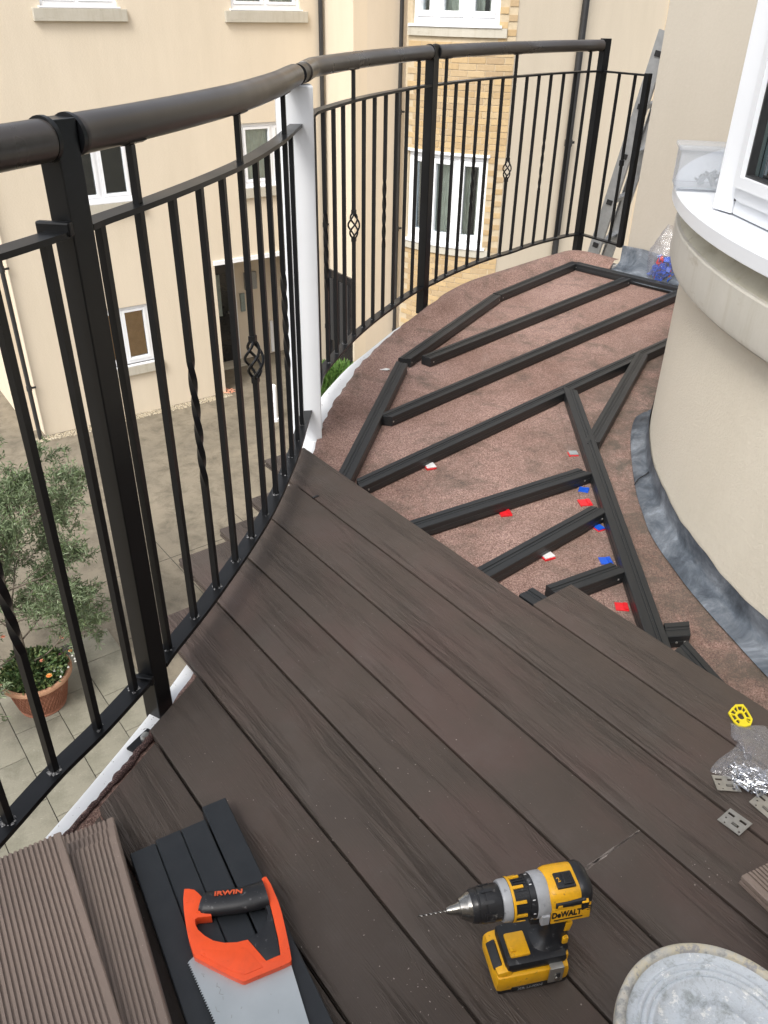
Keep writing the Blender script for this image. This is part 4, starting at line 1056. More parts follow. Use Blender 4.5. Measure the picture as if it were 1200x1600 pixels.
post(PO1, R(62), -.115, 1.083); post(PO3, R(55), -.055, 1.085, .042); post(PO4, R(30), -.06, 1.090, .042); post(PEND, R(-55), .065, .945, .030)
# brackets between post and rails, foot plate
for z in (.955, .088):
    mb = MB(); c = PO1+Vector((-.016,-.028, z-.012)); mb.box(c, (.052,.012,.020), R(-8)); mb.build('clamp', M['iron'], rail, smooth=False, bevel=.003)
fpp = at(222, 1158, -.024); mb = MB(); mb.box(fpp+Vector((-.0,.0,0)), (.060,.026,.006), R(62)); fpo = mb.build('foot_plate', M['iron'], rail, smooth=False, bevel=.002)
mb = MB(); mb.lathe([(0,.0), (.011,0), (.011,.004), (.0075,.005), (.0075,.010), (0,.011)], 8, at(228, 1153, -.021)); mb.build('bolt', M['steel'], fpo, sharp=40)
# round handrail
def handrail(pts, z=1.0575, r_=.0275):
    pa_ = [V3(p, z) for p in pts]; mb = MB(); m_ = 28
    mb.tube(pa_, [r_*.90, r_*.985]+[r_]*(len(pa_)-4)+[r_*.985, r_*.90], m_); o = mb.build('handrail', M['handrail'], rail, sharp=50)
    return o
def off(pts, a, b): # trimmed copy with tiny end roundings
    P_ = [V3(p) for p in pts]; s0 = (P_[1]-P_[0]).normalized(); s1 = (P_[-1]-P_[-2]).normalized()
    return [P_[0]+s0*a, P_[0]+s0*(a+.0015)]+[p for p in P_ if (p-P_[0]).length > a+.004 and (p-P_[-1]).length > b+.004]+[P_[-1]-s1*(b+.0015), P_[-1]-s1*b]
handrail(off(pa, 0, .008)); handrail(off(pb_, .008, .004)); handrail(off(pc, .030, .008)); handrail(off(pd, .002, .006))
for p, t0 in ((PO1, R(66)), (PO3, R(56))):   # black end caps either side of the posts
    for sgn in (-1, 1):
        d = Vector((math.cos(t0), math.sin(t0), 0)); c = V3(p, 1.0585)+d*sgn*.0235; mb = MB()
        mb.tube([c-d*.0035, c+d*.0035], .0300, 26); mb.build('end_cap', M['iron'], rail, sharp=40)
c = V3((-.254, 2.528), 1.058); d = Vector((.05,.998,0)).normalized(); mb = MB(); mb.tube([c-d*.045, c+d*.045], .0252, 26); mb.build('joint_sleeve', M['greyrubber'] if False else M['iron'], rail, sharp=40)

# white structural post
wp = thing('white_post', 'tall white painted steel post carrying the railing where it bends', 'post', (PW.x, PW.y, -.3))
mb = MB(); mb.box((PW.x, PW.y, .37), (.082, .088, 1.325), R(10)); mb.build('post_box', M['white'], wp, bevel=.004, smooth=False)
mb = MB(); mb.box((PW.x-.052, PW.y+.03, .36), (.024, .06, 1.29), R(10)); mb.build('side_flange', M['white'], wp, bevel=.003, smooth=False)

# ================================================================== LADDER
lad = thing('ladder', 'worn aluminium ladder leaning behind the end of the balcony', 'ladder', tuple(onv(917, 425, (1.3, 5.45), (1, 0))))
LB = onv(917, 425, (1.25, 5.45), (1, 0)); LT = onv(1040, 48, (1.6, 5.20), (1, 0)); rd = Vector((.46, .70, 0)).normalized()*.34
ax = (LT-LB).normalized()
for k, of in enumerate((Vector((0,0,0)), rd)):
    a, b = LB+of, LT+of; mb = MB(); yv = rd.normalized(); xv = ax.cross(yv).normalized(); Mx = Matrix((ax, xv, yv)).transposed()
    L_ = (b-a).length; mb.box((a+b)/2, (L_, .075, .004), M=Mx)
    for s_ in (-1, 1): mb.box((a+b)/2+xv*s_*.0355+yv*.012*(1 if k == 0 else -1), (L_, .004, .026), M=Mx)
    mb.build('stile', M['alu'], lad, smooth=False)
L_ = (LT-LB).length; k = 0; s_ = .19
while s_ < L_:
    a = LB+ax*s_; mb = MB(); mb.box(a+rd/2, (rd.length-.006, .034, .028), M=Matrix((rd.normalized(), rd.normalized().cross(ax).normalized(), ax)).transposed()); ru = mb.build('rung', M['alu'], lad, smooth=False, bevel=.003)
    mb = MB(); mb.box(a-rd.normalized()*.006, (.008, .034, .030), M=Matrix((rd.normalized(), rd.normalized().cross(ax).normalized(), ax)).transposed()); mb.build('rung_cap', M['blackplastic'], ru, smooth=False)
    s_ += .28

# ================================================================== STACKED GROOVED BOARDS (bottom left)
def groove_prof(w_=.146, th=.023):
    c = .002; n_ = 17; p = [(-w_, -th+c), (-w_+c, -th), (-c, -th), (0, -th+c), (0, -.0145), (-.006, -.014), (-.006, -.0095), (0, -.009), (0, -c), (-c, 0)]
    x0, x1 = -.0095, -w_+.0095; pit = (x1-x0)/n_
    for i in range(n_):
        a = x0+pit*i; p += [(a+pit*.30, 0), (a+pit*.34, -.0034), (a+pit*.72, -.0034), (a+pit*.76, 0)]
    p += [(-w_+c, 0), (-w_, -c), (-w_, -.009), (-w_+.006, -.0095), (-w_+.006, -.014), (-w_, -.0145)]
    return p
def loose(name, prof, P0, P1, L, ztop, mat, label, cat, group, back=0.0, side=0.0, rz=0.0, th=.023):
    """board whose right-hand top edge starts at plan point P0 and runs towards P1"""
    P0 = V3(P0); d = (V3(P1)-P0).normalized(); d = Matrix.Rotation(rz, 3, 'Z') @ d; y = Vector((-d.y, d.x, 0))
    og = P0+d*back+y*side+Vector((0,0,ztop)); mb = MB(); mb.extr(prof, 0, L)
    o = mb.build(name, mat, None, origin=(0,0,0), sharp=30)
    o.location = og; o.rotation_euler = Matrix((d, y, Vector((0,0,1)))).transposed().to_euler()
    tag(o, label, cat, group); return o
GP = groove_prof(); GG = 'spare grooved deck boards stacked at the bottom left'
r0_, r1_ = at(178, 1290, .0695), at(266, 1600, .0695); l0_, l1_ = at(95, 1299, .0927), at(191, 1600, .0927)
loose('grooved_board', GP, r0_, r1_, .92, .0695, M['groove'], 'grooved brown board on top of the right-hand stack, cut end set back furthest', 'board', GG, (at(177,1305,.0695)-r0_).length)
loose('grooved_board', GP, at(179,1289,.0464), at(179,1289,.0464)+(r1_-r0_), .96, .0464, M['groove'], 'grooved brown board in the middle of the right-hand stack', 'board', GG)
loose('grooved_board', GP, at(177,1276,.0233), at(177,1276,.0233)+(r1_-r0_), .98, .0233, M['groove'], 'lowest grooved brown board of the right-hand stack, end sticking out furthest', 'board', GG)
loose('grooved_board', GP, l0_, l1_, .90, .0927, M['groove'], 'uppermost grooved brown board at the bottom left corner, overlapping the stack on its right', 'board', GG)
for k in range(3):
    loose('grooved_board', GP, l0_, l1_, .88, .0695-.0231*k, M['groove'], ('first','second','third')[k]+' grooved board down, beneath the uppermost board in the bottom left corner', 'board', GG, .06, -.162, R(-4))
# ================================================================== LOOSE BLACK JOISTS WITH THE SAW
jz = .0365
JG = 'spare black joists lying side by side under the saw'
jd0, jd1 = at(202, 1333, jz), at(292, 1600, jz); jdir = (jd1-jd0).normalized(); jside = Vector((-jdir.y, jdir.x, 0))
def pp_end(px, py): p = at(px, py, jz); return p
JP = [(0,-.0355), (-.0012,-.0365), (-.0415,-.0365), (-.0427,-.0355), (-.0427,-.0015), (-.0412,0), (-.0015,0), (0,-.0015)]
names = ['leftmost of the four black joists lying under the saw', 'second black joist from the left in the row under the saw', 'third black joist from the left in the row under the saw', 'rightmost black joist in the row under the saw, its end sticking out furthest']
for k, (x, y) in enumerate(((204,1334), (243,1313), (281,1297), (314,1262))):
    p = at(x, y, jz); s_ = (p-jd0).dot(jdir); q = jd0+jdir*s_+jside*(.0427+k*.0437+(.002 if k == 3 else 0))
    loose('black_joist', JP, q, q+jdir, .80+.02*k, jz, M['joist'], names[k], 'joist', JG)
# ================================================================== HAND SAW
SZ = jz+.0075
saw = thing('hand_saw', 'hand saw with orange and black grip and pale steel blade on the black joists', 'hand saw', tuple(at(385, 1480, jz)))
Zs = lambda x, y: (270+x*.19167, 1360+y*.19167)
def sp_(pts, z): return [at(*Zs(*p), z).xy[:] for p in pts]
# blade
bl0, bl1 = at(*Zs(132, 742), SZ), at(339, 1600, SZ); br0, br1 = at(*Zs(965, 770), SZ), at(483, 1600, SZ)
dl = (bl1-bl0).normalized(); dr2 = (br1-br0).normalized(); Lb = .46
tipL = bl0+dl*Lb; tipR = br0+dr2*(Lb-.02)
teeth = []; nT = 118; sdv = Vector((-dl.y, dl.x, 0)); sdv = -sdv if sdv.dot(br0-bl0) > 0 else sdv
for i in range(nT):
    a = bl0.lerp(tipL, (i+.0)/nT); b = bl0.lerp(tipL, (i+.55)/nT); teeth += [(a-sdv*0).xy[:], (b+sdv*.0030).xy[:]]
heel = [at(*Zs(175, 700), SZ).xy[:]]
bpoly = teeth+[tipL.xy[:], tipR.xy[:], br0.xy[:], at(*Zs(900, 640), SZ).xy[:], at(*Zs(300, 600), SZ).xy[:]]+heel
mb = MB(); mb.prism(bpoly, SZ-.0006, SZ+.0006); mb.build('blade', M['blade'], saw, smooth=False)
bmk = MB()
for (x, y, L_, a_) in ((360,935,34,1.5),(372,950,30,.5),(385,985,40,1.7),(398,1010,30,.2),(410,1040,26,1.3),(355,1130,40,1.1),(370,1150,26,.3),(245,845,26,.1),(250,862,22,.9),(480,1190,24,1.5),(800,1010,8,1.2),(700,870,26,.4),(560,1120,18,1.9),(860,1150,30,1.4)):
    p_ = at(*Zs(x, y), SZ+.0008); v_ = Vector((math.cos(a_), -math.sin(a_), 0))*L_*.00009; q_ = Vector((-v_.y, v_.x, 0)).normalized()*.00035; bmk.add([p_-v_-q_, p_-v_+q_, p_+v_+q_, p_+v_-q_], [(0,1,2,3)])
bmk.build('pencil_marks', M['greybox'], saw, smooth=False)['kind'] = 'stuff'
outer = [(92,150),(130,148),(175,156),(205,180),(238,215),(300,300),(316,372),(200,384),(180,400),(186,440),(205,480),(260,530),(330,570),(420,588),(520,584),(570,572),(612,562),(762,735),(878,685),(860,560),(800,300),(724,66),(742,52),(762,48),(800,110),(860,250),(890,345),(930,520),(955,640),(968,722),(962,742),(900,772),(760,830),(640,880),(585,903),(560,900),(470,860),(300,775),(175,706),(150,630),(125,545),(105,440),(90,330),(84,230)]
zt = SZ+.0105; zb = SZ-.0065
mb = MB(); mb.prism(sp_(outer, zt), zb, zt); hb = mb.build('handle_body', M['orange'], saw, bevel=.0024, smooth=True, sharp=50)
inner_ = [(235,640),(400,655),(520,650),(590,630),(735,790),(590,850),(470,815),(330,745),(225,690)]
mb = MB(); mb.prism(sp_(inner_, zt), zt-.002, zt+.0009); mb.build('raised_panel', M['orange'], hb, bevel=.0006, smooth=True, sharp=50)
blk = [(688,85),(724,70),(798,302),(858,560),(876,684),(763,733),(616,560),(650,530),(697,500),(745,440),(768,385),(772,330),(740,250),(700,160)]
mb = MB(); mb.prism(sp_(blk, zt), zb+.0005, zt-.0012); mb.build('handle_core', M['toolblack'], saw, bevel=.0015, smooth=True, sharp=50)
# rubber grip: rounded bar
gp = [at(*Zs(*p), zt-.003) for p in ((236,262),(290,270),(350,270),(450,258),(560,240),(650,220),(730,196),(758,186))]
gp = spline(gp, 4); ng = len(gp); rad = []
for i in range(ng):
    t_ = i/(ng-1); rad.append(.0182+.0040*t_ if t_ > .04 else .0160)
secg = [(math.cos(2*math.pi*i/20)*1.0, math.sin(2*math.pi*i/20)*.62) for i in range(20)]
mb = MB(); mb.sweep(gp, secg, scale=rad); mb.build('rubber_grip', M['toolblack'], saw, sharp=60)
def text(s_, size, loc, rotM, mat, parent, name='lettering', depth=.0003, bold=.0, xs=1.0, shear=0.0):
    cu_ = bpy.data.curves.new('t', 'FONT'); cu_.body = s_; cu_.size = size; cu_.extrude = depth; cu_.offset = bold; cu_.shear = shear; cu_.align_x = 'CENTER'; cu_.align_y = 'CENTER'; cu_.resolution_u = 3
    to = bpy.data.objects.new('t', cu_); col.objects.link(to); dg = bpy.context.evaluated_depsgraph_get(); dg.update()
    me = bpy.data.meshes.new_from_object(to.evaluated_get(dg)); bpy.data.objects.remove(to)
    Mx = Matrix.Translation(Vector(loc)-ORI[parent.name]) @ rotM.to_4x4() @ Matrix.Diagonal((xs, 1, 1, 1)); me.transform(Mx)
    me.materials.clear(); me.materials.append(mat)
    o = bpy.data.objects.new(name, me); col.objects.link(o); o.parent = parent; ORI[o.name] = ORI[parent.name]; return o
a = at(*Zs(345, 212), zt+.0075); b = at(*Zs(562, 190), zt+.0075); d = (b-a).normalized(); y = Vector((-d.y, d.x, 0))
RM = Matrix((d, y, Vector((0,0,1)))).transposed() @ Matrix.Rotation(R(-14), 3, 'X')
RM = Matrix((d, y, Vector((0,0,1)))).transposed() @ Matrix.Rotation(R(-16), 3, 'X')
text('IRWIN', .0122, (a+b)/2+y*.003+Vector((0,0,.0017)), RM, M['print_orange'], saw, bold=.0004, xs=(b-a).length/.0330, depth=.0006)

# ================================================================== CORDLESS DRILL
dx_ = Vector((.977, .213, 0)).normalized(); dy_ = Vector((-dx_.y, dx_.x, 0)); dz_ = Vector((0,0,1))
DO = Vector((.2235, .6800, 0))
drill = thing('cordless_drill', 'scuffed yellow and black cordless drill with a thin bit standing upright on the deck', 'drill', tuple(DO))
def DL(x, y, z): return DO+dx_*x+dy_*y+dz_*z
MDr = Matrix((dx_, dy_, dz_)).transposed().to_4x4(); MDr.translation = DO
AZ = .168; AY = .006      # axis of the barrel
Max = Matrix((dy_, dz_, dx_)).transposed().to_4x4()      # lathe z -> barrel axis
def barrel(prof, n=32, name='', mat=None, parent=drill, sharp=40):
    mb = MB(); mb.lathe([(r_, x) for x, r_ in prof], n, DL(0, AY, AZ), M=Max); return mb.build(name, mat, parent, sharp=sharp)
nose = -.128
# twist bit
mb = MB(); bp_ = [DL(nose-.043+i*.0016, AY, AZ) for i in range(28)]
secb = [(.0022,0), (.0012,.0009), (-.0012,.0009), (-.0022,0), (-.0012,-.0009), (.0012,-.0009)]
mb.sweep(bp_, secb, up=dz_, scale=[.1, .45]+[.58]*26, twist=[i*.75 for i in range(28)]); mb.build('drill_bit', M['chucksteel'], drill, sharp=50)
barrel([(nose-.001,.0), (nose-.001,.0042), (nose+.004,.0062), (nose+.014,.0082), (nose+.017,.0098), (nose+.0172,.0135), (nose+.021,.0150), (nose+.026,.0178), (nose+.029,.0196), (nose+.032,.0202)], 36, 'chuck_nose', M['chucksteel'])
cs_ = barrel([(nose+.0318,.0200), (nose+.034,.0218), (nose+.040,.0232), (nose+.0405,.0226), (nose+.0425,.0226), (nose+.043,.0236), (nose+.050,.0242), (nose+.0505,.0236), (nose+.052,.0236), (nose+.0525,.0244), (nose+.073,.0246), (nose+.0745,.0235)], 40, 'chuck_sleeve', M['chuck'])
for q in range(10):
    a_ = q*math.pi/5+.2; mb = MB(); mb.beam(DL(nose+.047, AY+.0244*math.cos(a_), AZ+.0244*math.sin(a_)), DL(nose+.062, AY+.0250*math.cos(a_), AZ+.0250*math.sin(a_)), .004, .0012, up=dy_*math.cos(a_)+dz_*math.sin(a_)); mb.build('grip_rib', M['chuck'], cs_, smooth=False)
barrel([(nose+.0742,.0235), (nose+.0745,.0268), (nose+.078,.0280), (nose+.0865,.0283), (nose+.0870,.0270)], 40, 'grey_ring', M['toolgrey'])
tc = barrel([(nose+.0868,.0270), (nose+.0872,.0290), (nose+.091,.0292), (nose+.0915,.0272), (nose+.112,.0276), (nose+.1125,.0290), (nose+.121,.0296), (nose+.1215,.0280)], 48, 'torque_collar', M['toolblack'])
mb = MB(); mb.lathe([(.0291, nose+.0868), (.0296, nose+.0885), (.0293, nose+.0905), (.0280, nose+.091)], 48, DL(0, AY, AZ), M=Max); mb.build('yellow_band', M['yellow'], tc, sharp=40)
for q in range(9):
    a_ = q*2*math.pi/9+.25; rv = dy_*math.cos(a_)+dz_*math.sin(a_)
    mb = MB(); mb.beam(DL(nose+.0895, AY, AZ)+rv*.0281, DL(nose+.106, AY, AZ)+rv*.0287, .0042, .0028, up=rv); mb.build('yellow_rib', M['yellow'], tc, smooth=False, bevel=.0006)
    for s_ in (-.3, .0, .3):
        rv2 = dy_*math.cos(a_+.35+s_*.55)+dz_*math.sin(a_+.35+s_*.55); mb = MB(); mb.beam(DL(nose+.094, AY, AZ)+rv2*.0275, DL(nose+.110, AY, AZ)+rv2*.0280, .0016, .0016, up=rv2); mb.build('black_rib', M['toolblack'], tc, smooth=False)
    mb = MB(); mb.beam(DL(nose+.1145, AY, AZ)+rv*.0293, DL(nose+.1180, AY, AZ)+rv*.0295, .0012, .0006, up=rv); mb.build('scale_mark', M['whitep'], tc, smooth=False)
barrel([(nose+.121,.0290), (nose+.122,.0306), (nose+.128,.0312), (nose+.138,.0312), (nose+.140,.0300)], 48, 'gear_case_ring', M['toolgrey'])
# mode ring tab
mb = MB(); mb.box(DL(nose+.132, AY-.030, AZ-.012), (.012,.008,.020), M=MDr.to_3x3()); mb.build('mode_tab', M['toolgrey'], drill, bevel=.0015, smooth=False)
# housing: loft with a squarish round section
def loft(stations, name, mat, parent=drill, n=32, p=2.6, sharp=50, axis='x'):
    mb = MB(); vs_ = []; k = n
    for (x, cy, cz, ry, rz_) in stations:
        for i in range(n):
            a_ = 2*math.pi*i/n; c_, s_ = math.cos(a_), math.sin(a_)
            u_ = math.copysign(abs(c_)**(2/p), c_)*ry; v_ = math.copysign(abs(s_)**(2/p), s_)*rz_
            vs_.append(DL(x, cy+u_, cz+v_) if axis == 'x' else DL(cy+u_, cz+v_, x))
    m_ = len(stations)
    fs = [(i*k+j, i*k+(j+1) % k, (i+1)*k+(j+1) % k, (i+1)*k+j) for i in range(m_-1) for j in range(k)]
    fs += [tuple(range(k)), tuple(range((m_-1)*k, m_*k))]
    mb.add(vs_, fs); return mb.build(name, mat, parent, sharp=sharp)
hx = nose+.140
hsg = loft([(hx-.002,AY,AZ,.027,.027), (hx,AY,AZ,.0295,.0300), (hx+.006,AY,AZ,.0308,.0318), (hx+.022,AY,AZ,.0310,.0322), (hx+.040,AY,AZ,.0304,.0316), (hx+.048,AY,AZ,.029,.030)], 'motor_housing', M['yellow'], p=3.0)
loft([(hx+.042,AY,AZ,.0300,.0312), (hx+.045,AY,AZ,.0320,.0332), (hx+.053,AY,AZ,.0316,.0328), (hx+.059,AY,AZ,.0285,.0296), (hx+.063,AY,AZ,.0225,.0235), (hx+.0645,AY,AZ,.012,.013)], 'rear_cap', M['toolblack'], p=2.8)
# black overmould saddle with the yellow panels either side
loft([(hx+.005,AY-.0005,AZ+.0130,.0314,.0050), (hx+.022,AY-.0005,AZ+.0130,.0318,.0052), (hx+.048,AY-.0005,AZ+.0130,.0314,.0060)], 'side_band', M['toolblack'], p=8)
def panel_box(c, size, name, mat, parent=drill, rx=0.0, bev=.002, ry=0.0, rz=0.0):
    Mx = MDr.to_3x3() @ Matrix.Rotation(rz, 3, 'Z') @ Matrix.Rotation(ry, 3, 'Y') @ Matrix.Rotation(rx, 3, 'X')
    mb = MB(); mb.box(DL(*c), size, M=Mx); return mb.build(name, mat, parent, bevel=bev, smooth=True, sharp=50)
panel_box((hx+.011, AY-.0300, AZ+.0125), (.007,.005,.006), 'side_slot_tab', M['yellow'], rx=R(-10), bev=.001)
panel_box((hx+.047, AY-.0300, AZ+.0140), (.010,.006,.0055), 'side_slot_tab', M['yellow'], rx=R(35), bev=.001)
sw = panel_box((hx+.024, AY-.006, AZ+.0310), (.027,.024,.005), 'speed_switch_recess', M['toolblack'], rx=R(0))
panel_box((hx+.028, AY-.006, AZ+.0340), (.014,.017,.004), 'speed_switch', M['toolblack'], sw, bev=.0012)
for q in range(5): panel_box((hx+.023+q*.0026, AY-.006, AZ+.0364), (.0010,.014,.0010), 'switch_rib', M['blackplastic'], sw, bev=0)
for q in range(5): panel_box((hx+.0555, AY-.0302, AZ-.014+q*.0040), (.007,.004,.0012), 'vent_slot', M['blackplastic'], rx=R(-6), bev=0)
# lettering on the lower side panel
side = MDr.to_3x3() @ Matrix.Rotation(R(90), 3, 'X') @ Matrix.Rotation(R(-8), 3, 'X')
lb_ = panel_box((hx+.029, AY-.0300, AZ-.0075), (.058,.0040,.0300), 'side_panel', M['yellow'], rx=R(-7), bev=.0014)
text('DeWALT', .0150, DL(hx+.0225, AY-.0322, AZ-.0065), MDr.to_3x3() @ Matrix.Rotation(R(83), 3, 'X'), M['print_black'], drill, bold=.0005, xs=.72, depth=.0003)
panel_box((hx+.0255, AY-.0330, AZ-.0160), (.042,.0012,.0018), 'print_bar', M['print_black'], rx=R(-7), bev=0)
text('2', .010, DL(hx+.0155, AY-.006, AZ+.0337), MDr.to_3x3() @ Matrix.Rotation(R(12), 3, 'Z'), M['yellow'], drill, depth=.0002)
# neck, trigger, grip
loft([(.148,.028,.006,.032,.0215), (.140,.030,.006,.027,.0200), (.128,.034,.005,.0215,.0185), (.110,.037,.003,.0195,.0180), (.090,.037,.002,.0190,.0178), (.074,.034,.001,.0215,.0195), (.064,.026,.0,.031,.0260), (.058,.018,.0,.041,.0310)], 'grip', M['toolblack'], axis='z', p=2.5)
panel_box((.006,.005,.137), (.020,.030,.010), 'neck_panel', M['yellow'], bev=.003)
panel_box((.004,.005,.122), (.016,.020,.024), 'trigger', M['blackplastic'], bev=.004, ry=R(12))
panel_box((.049,-.0125,.108), (.010,.006,.020), 'grip_inlay', M['yellow'], bev=.002, ry=R(8)); panel_box((.047,-.0165,.080), (.009,.006,.014), 'grip_inlay', M['yellow'], bev=.002)
# foot and battery
ft = panel_box((.003,.0,.0565), (.092,.066,.022), 'foot', M['toolblack'], bev=.009)
panel_box((-.020,-.004,.0675), (.030,.036,.007), 'foot_panel', M['yellow'], bev=.003)
panel_box((-.030,-.012,.0715), (.008,.007,.004), 'latch_button', M['yellow'], bev=.0015)
bat = panel_box((-.002,.0,.0265), (.112,.074,.036), 'battery', M['yellow'], bev=.009)
panel_box((-.044,.0,.044), (.024,.066,.020), 'battery_nose', M['yellow'], bev=.007, ry=R(-14))
panel_box((-.0505,-.002,.047), (.015,.040,.012), 'release_button', M['blackplastic'], bev=.003, ry=R(-35))
panel_box((.0,.0,.0060), (.106,.070,.012), 'battery_base', M['toolblack'], bev=.004)
panel_box((.052,.004,.040), (.010,.052,.018), 'battery_tail', M['yellow'], bev=.004)
panel_box((.001,-.0365,.0135), (.070,.003,.011), 'battery_label', M['print_black'], bev=.0006)
text('XR LI-ION', .0085, DL(-.006,-.0384,.0135), MDr.to_3x3() @ Matrix.Rotation(R(90), 3, 'X'), M['toolgrey'], drill, depth=.0001)
clip = panel_box((.030,-.0405,.036), (.022,.0016,.034), 'belt_hook', M['steel'], bev=.0006); panel_box((.030,-.036,.054), (.020,.012,.0016), 'hook_tab', M['steel'], clip, bev=.0005)
panel_box((.033,-.0418,.034), (.006,.0012,.014), 'hook_slot', M['blackplastic'], clip, bev=.0)
mb = MB(); mb.lathe([(0,0),(.0042,0),(.0042,.0016),(.0025,.0024),(0,.0024)], 12, DL(.0315,-.0425,.030), M=Matrix((dx_, dz_, -dy_)).transposed().to_4x4()); mb.build('hook_screw', M['chucksteel'], clip, sharp=40)

# ================================================================== BUCKET
bz = .215; bc_ = at(1133, 1632, bz); rb = .1205
bk = thing('bucket', 'lidded bucket caked in grey and cream paint at the bottom right corner', 'bucket', (bc_.x, bc_.y, 0))
mb = MB(); mb.lathe([(0,0.001),(.098,.001),(.101,.004),(.117,bz-.03),(.117,bz-.006)], 64, (bc_.x, bc_.y, 0)); mb.build('bucket_wall', M['whitep'], bk, sharp=40)
mb = MB(); mb.lathe([(.1165,bz-.022),(rb+.0005,bz-.022),(rb+.002,bz-.018),(rb+.001,bz-.004),(rb-.002,bz),(rb-.007,bz+.0003),(rb-.010,bz-.002),(rb-.011,bz-.006)], 96, (bc_.x, bc_.y, 0)); lr = mb.build('lid_rim', M['lidrim'], bk, sharp=50)
mb = MB(); prof = []
rr = rb-.0108; prof.append((rr, bz-.0055)); 
for q, (r_, z) in enumerate([(.106,-.0085),(.099,-.0095),(.0965,-.0060),(.094,-.0062),(.0915,-.0098),(.089,-.0066),(.086,-.0068),(.0835,-.0104),(.081,-.0072),(.078,-.0074),(.0755,-.0112),(.060,-.0114),(.050,-.0112),(.0475,-.0080),(.044,-.0082),(.0415,-.0116),(.020,-.0105),(0,-.0105)]): prof.append((r_, bz+z))
mb.lathe(prof, 96, (bc_.x, bc_.y, 0)); mb.build('lid', M['lid'], bk, sharp=60)
# teal object behind the bucket at the picture edge
tq = at(1226, 1492, .0)
tl = thing('teal_tool_case', 'teal and grey rounded tool body poking in at the right edge behind the bucket', 'tool', (tq.x, tq.y, 0))
mb = MB(); mb.lathe([(0,.0),(.020,.001),(.024,.005),(.025,.04),(.0255,.055)], 28, (tq.x, tq.y, 0)); mb.build('tool_body', M['teal'], tl, sharp=40)
mb = MB(); mb.lathe([(.0257,.0551),(.0262,.060),(.0262,.085),(.024,.095),(.018,.101),(0,.103)], 28, (tq.x, tq.y, 0)); mb.build('tool_cap', M['greyrubber'], tl, sharp=40)
# grooved offcut at the right edge
q0 = at(1159, 1368, .0235); q1 = at(1215, 1422, .0235); dq = (q1-q0).normalized(); yq = Vector((-dq.y, dq.x, 0))
mb = MB(); gp2 = [(y_+.146, z_) for y_, z_ in groove_prof()]
mb.extr(gp2, 0, .30, .10, 0); o = mb.build('grooved_offcut', M['groove'], None, origin=(0,0,0), sharp=30)
o.location = q0; o.rotation_euler = Matrix((dq, yq, Vector((0,0,1)))).transposed().to_euler(); tag(o, 'short grooved brown board lying at the right edge above the bucket', 'board')

# ================================================================== STEEL CLIPS
def clip_plate(px, py, pang, label, z=.004, tilt=(0,0)):
    """centre pixel, direction of the long side in plan (radians)"""
    p = at(px, py, z); t_ = thing('deck_clip', label, 'clip', tuple(p), 'loose steel deck clips beside the bag', 0)
    K_ = 1.28; a, b = .0170, .0150; outer_ = [(-a,-b), (a,-b), (a,b), (-a,b)]
    def rc(x, y, w__, h): return [(x-w__/2,y-h/2), (x-w__/2,y+h/2), (x+w__/2,y+h/2), (x+w__/2,y-h/2)]
    def ci(x, y, r_): return [(x+r_*math.cos(-k*math.pi/4), y+r_*math.sin(-k*math.pi/4)) for k in range(8)]
    mb = MB(); mb.prism(outer_, -.0006, .0006, M=Matrix.Diagonal((K_, K_, 1, 1)), holes=[rc(-.0095,.0065,.0095,.0038), rc(.0080,.0070,.0100,.0038), rc(.0035,-.0045,.0105,.0045), ci(-.0115,-.0030,.0015), ci(.0135,-.0105,.0015), ci(-.0080,-.0115,.0013)])
    pl = mb.build('plate', M['steel'], None, origin=(0,0,0), smooth=False); pl.parent = t_
    mb = MB(); mb.box((-.0050,-.0015,-.0030), (.006,.0008,.005)); mb.box((.0035,-.0068,.0012), (.010,.0008,.003)); tb = mb.build('bent_tab', M['steel'], None, origin=(0,0,0), smooth=False); tb.parent = t_; tb['kind'] = 'stuff'
    t_.rotation_euler = (tilt[0], tilt[1], pang); return t_
def edge_ang(a, b): p, q = at(*a, .003), at(*b, .003); return math.atan2(q.y-p.y, q.x-p.x)
clip_plate(1135, 1224, edge_ang((1119,1236),(1158,1239)), 'steel deck clip tucked against the near side of the plastic bag', .004, (R(-6), 0))
clip_plate(1148, 1284, edge_ang((1121,1279),(1152,1304)), 'steel deck clip lying across the gap between two boards', .005, (R(4), R(-5)))
clip_plate(1196, 1259, edge_ang((1170,1259),(1200,1282)), 'steel deck clip cut off by the right edge, farthest right of the three', .004, (0, R(6)))

